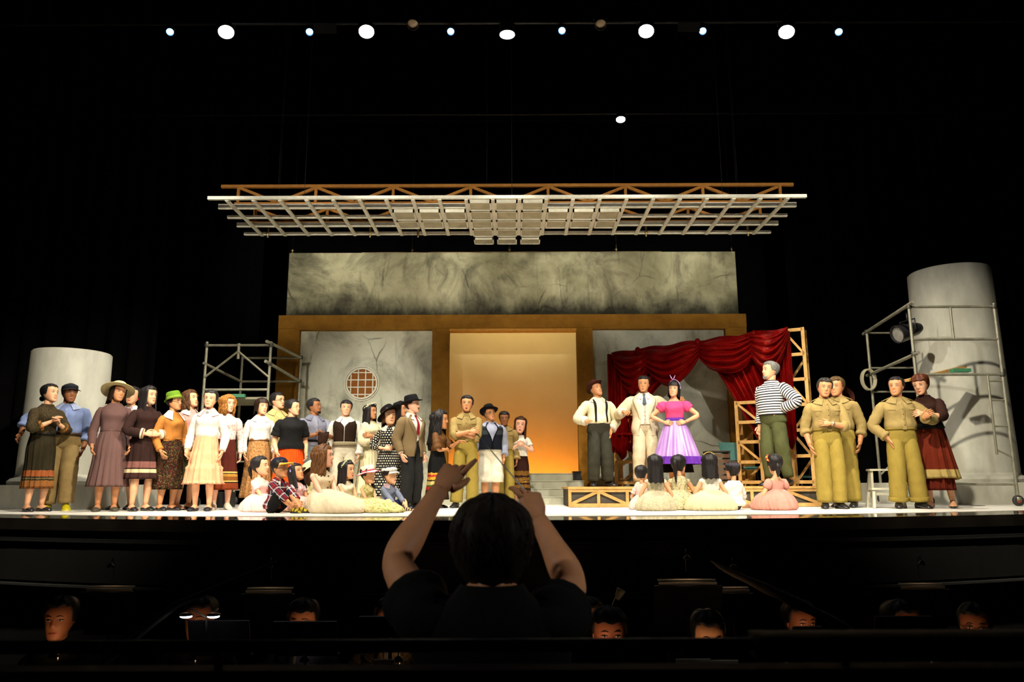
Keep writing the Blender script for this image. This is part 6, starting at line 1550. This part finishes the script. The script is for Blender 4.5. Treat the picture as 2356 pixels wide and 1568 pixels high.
for px, py, Y, w_, lab in ((700, 1428, 4.5, .36, 'dark music stand before the blue-shirted man'), (896, 1416, 4.4, .34, 'dark music stand crossing the face of the clarinet player'), (1330, 1434, 4.6, .26, 'dark music stand before the bassoon player'), (2082, 1416, 4.2, .30, 'dark music stand crossing the face of the second man from the right'), (1400, 1484, 3.7, .30, 'dark music stand before the spiky-haired man'), (1618, 1484, 4.0, .34, 'dark music stand before the woman looking down'), (500, 1426, 4.4, .34, 'dark music stand carrying the two glowing lamp heads'), (1860, 1442, 4.3, .19, 'music stand with a white sheet below the slanting pole')):
    music_stand(px, py, Y, lab, w_, 0, .015 if px == 1860 else 0, .2)
for px, lab in ((428, 'left glowing white lamp head on the music stand'), (491, 'right glowing white lamp head on the music stand')):
    c = P(px, 1417, 4.3); o = empty('clip_lamp', c, label=lab, cat='lamp')
    MB().ball((0, 0, 0), (.034, .02, .010), 12, 6).build('diffuser', glow('led_white', (.85, .9, 1), 7), o)
    MB().lathe([(.036, .0), (.036, .008), (.02, .014), (.001, .014)], 14, (0, 0, .004)).build('shade', rg, o)
    MB().tube([(0, .01, .012), (.0, .06, .03), (P(462, 1417, 4.3).x - c.x, .08, -.02), (P(462, 1417, 4.3).x - c.x, .1, -.12)], .005, 6).build('gooseneck', steel, o)
# instruments
def tube_thing(name, pts, rad, m, label, cat, extra=None):
    o = MB().tube([V(p) - V(pts[0]) for p in pts], rad, 12).build(name, m); o.location = pts[0]; return tag(o, label, cat)
red = plain('bassoon_wood', '#5a1c10', .3, .5)
t0, t1 = P(1404, 1412, 5.0), P(1422, 1372, 5.0); bs = tube_thing('bassoon', [P(1385, 1460, 5.0) + V((0, 0, -.25)), P(1392, 1440, 5.0), t0, t1], [.03, .024, .017, .015], red, 'dark red bassoon rising above the spiky-haired man', 'bassoon')
d = (t1 - t0).normalized(); MB().lathe([(.014, -.02), (.020, 0), (.027, .03), (.029, .05), (.020, .05), (.014, .03)], 16, t1 - bs.location, mat=d.to_track_quat('Z', 'Y').to_matrix()).build('bell_ring', plain('ivory', '#c8c0a0', .4), bs)
for px, lab in ((897, 'black clarinet at the lips of the man in check shirt'), (699, 'black clarinet at the lips of the blue-shirted man')):
    p = mus[px]; a = p.wpt(p.h(0, -.42, .18)); b = a + V((0, -.28, -.50))
    cl = tube_thing('clarinet', [a, a.lerp(b, .12), a.lerp(b, .85), b], [.007, .012, .013, .028], stm, lab, 'clarinet')
    for k in range(4): MB().lathe([(.015, -.006), (.016, 0), (.015, .006)], 10, (b - a)*(.15 + .2*k), mat=(b - a).normalized().to_track_quat('Z', 'Y').to_matrix()).build('key_ring', steel, cl)
pol = plain('dark_pole', (.12, .105, .08), .8, .2)
def pole(pts, rad, label):
    mb = MB(); P0 = pts[0]; n = 24; path = []; rr = []
    for i in range(n):
        t = i/(n - 1)*(len(pts) - 1); k = min(int(t), len(pts) - 2); f = t - k; path.append(pts[k].lerp(pts[k+1], f) - P0); rr.append(lerp(rad[k], rad[k+1], f)*(1 + .10*sin(i*2.1)))
    o = mb.tube(path, rr, 10).build('slanting_pole', pol); o.location = P0; return tag(o, label, 'pole')
pole([P(638, 1291, 4.6), P(560, 1325, 4.5), P(400, 1393, 4.3), P(160, 1500, 4.0) + V((0, 0, -.2))], [.007, .014, .020, .02], 'dark slanting pole rising to the right, left of the conductor')
pole([P(1636, 1290, 4.4), P(1665, 1308, 4.3), P(1800, 1370, 4.1), P(1960, 1450, 3.9), P(2100, 1530, 3.7) + V((0, 0, -.2))], [.004, .014, .030, .020, .02], 'thick dark slanting pole rising to the left, right of the conductor')
# papers on low desks seen under the rail
for px, py, w_, lab in ((1600, 1520, .16, 'bluish sheet of music seen under the rail right of centre'), (1660, 1523, .18, 'white sheet of music seen under the rail beside the bluish one'), (880, 1521, .10, 'folded sheet seen under the rail left of the conductor')):
    c = P(px, py, 3.2); e = music_stand(px, py, 3.2, 'low ' + lab.replace('sheet', 'stand with sheet', 1), w_, 0, .012, .16)
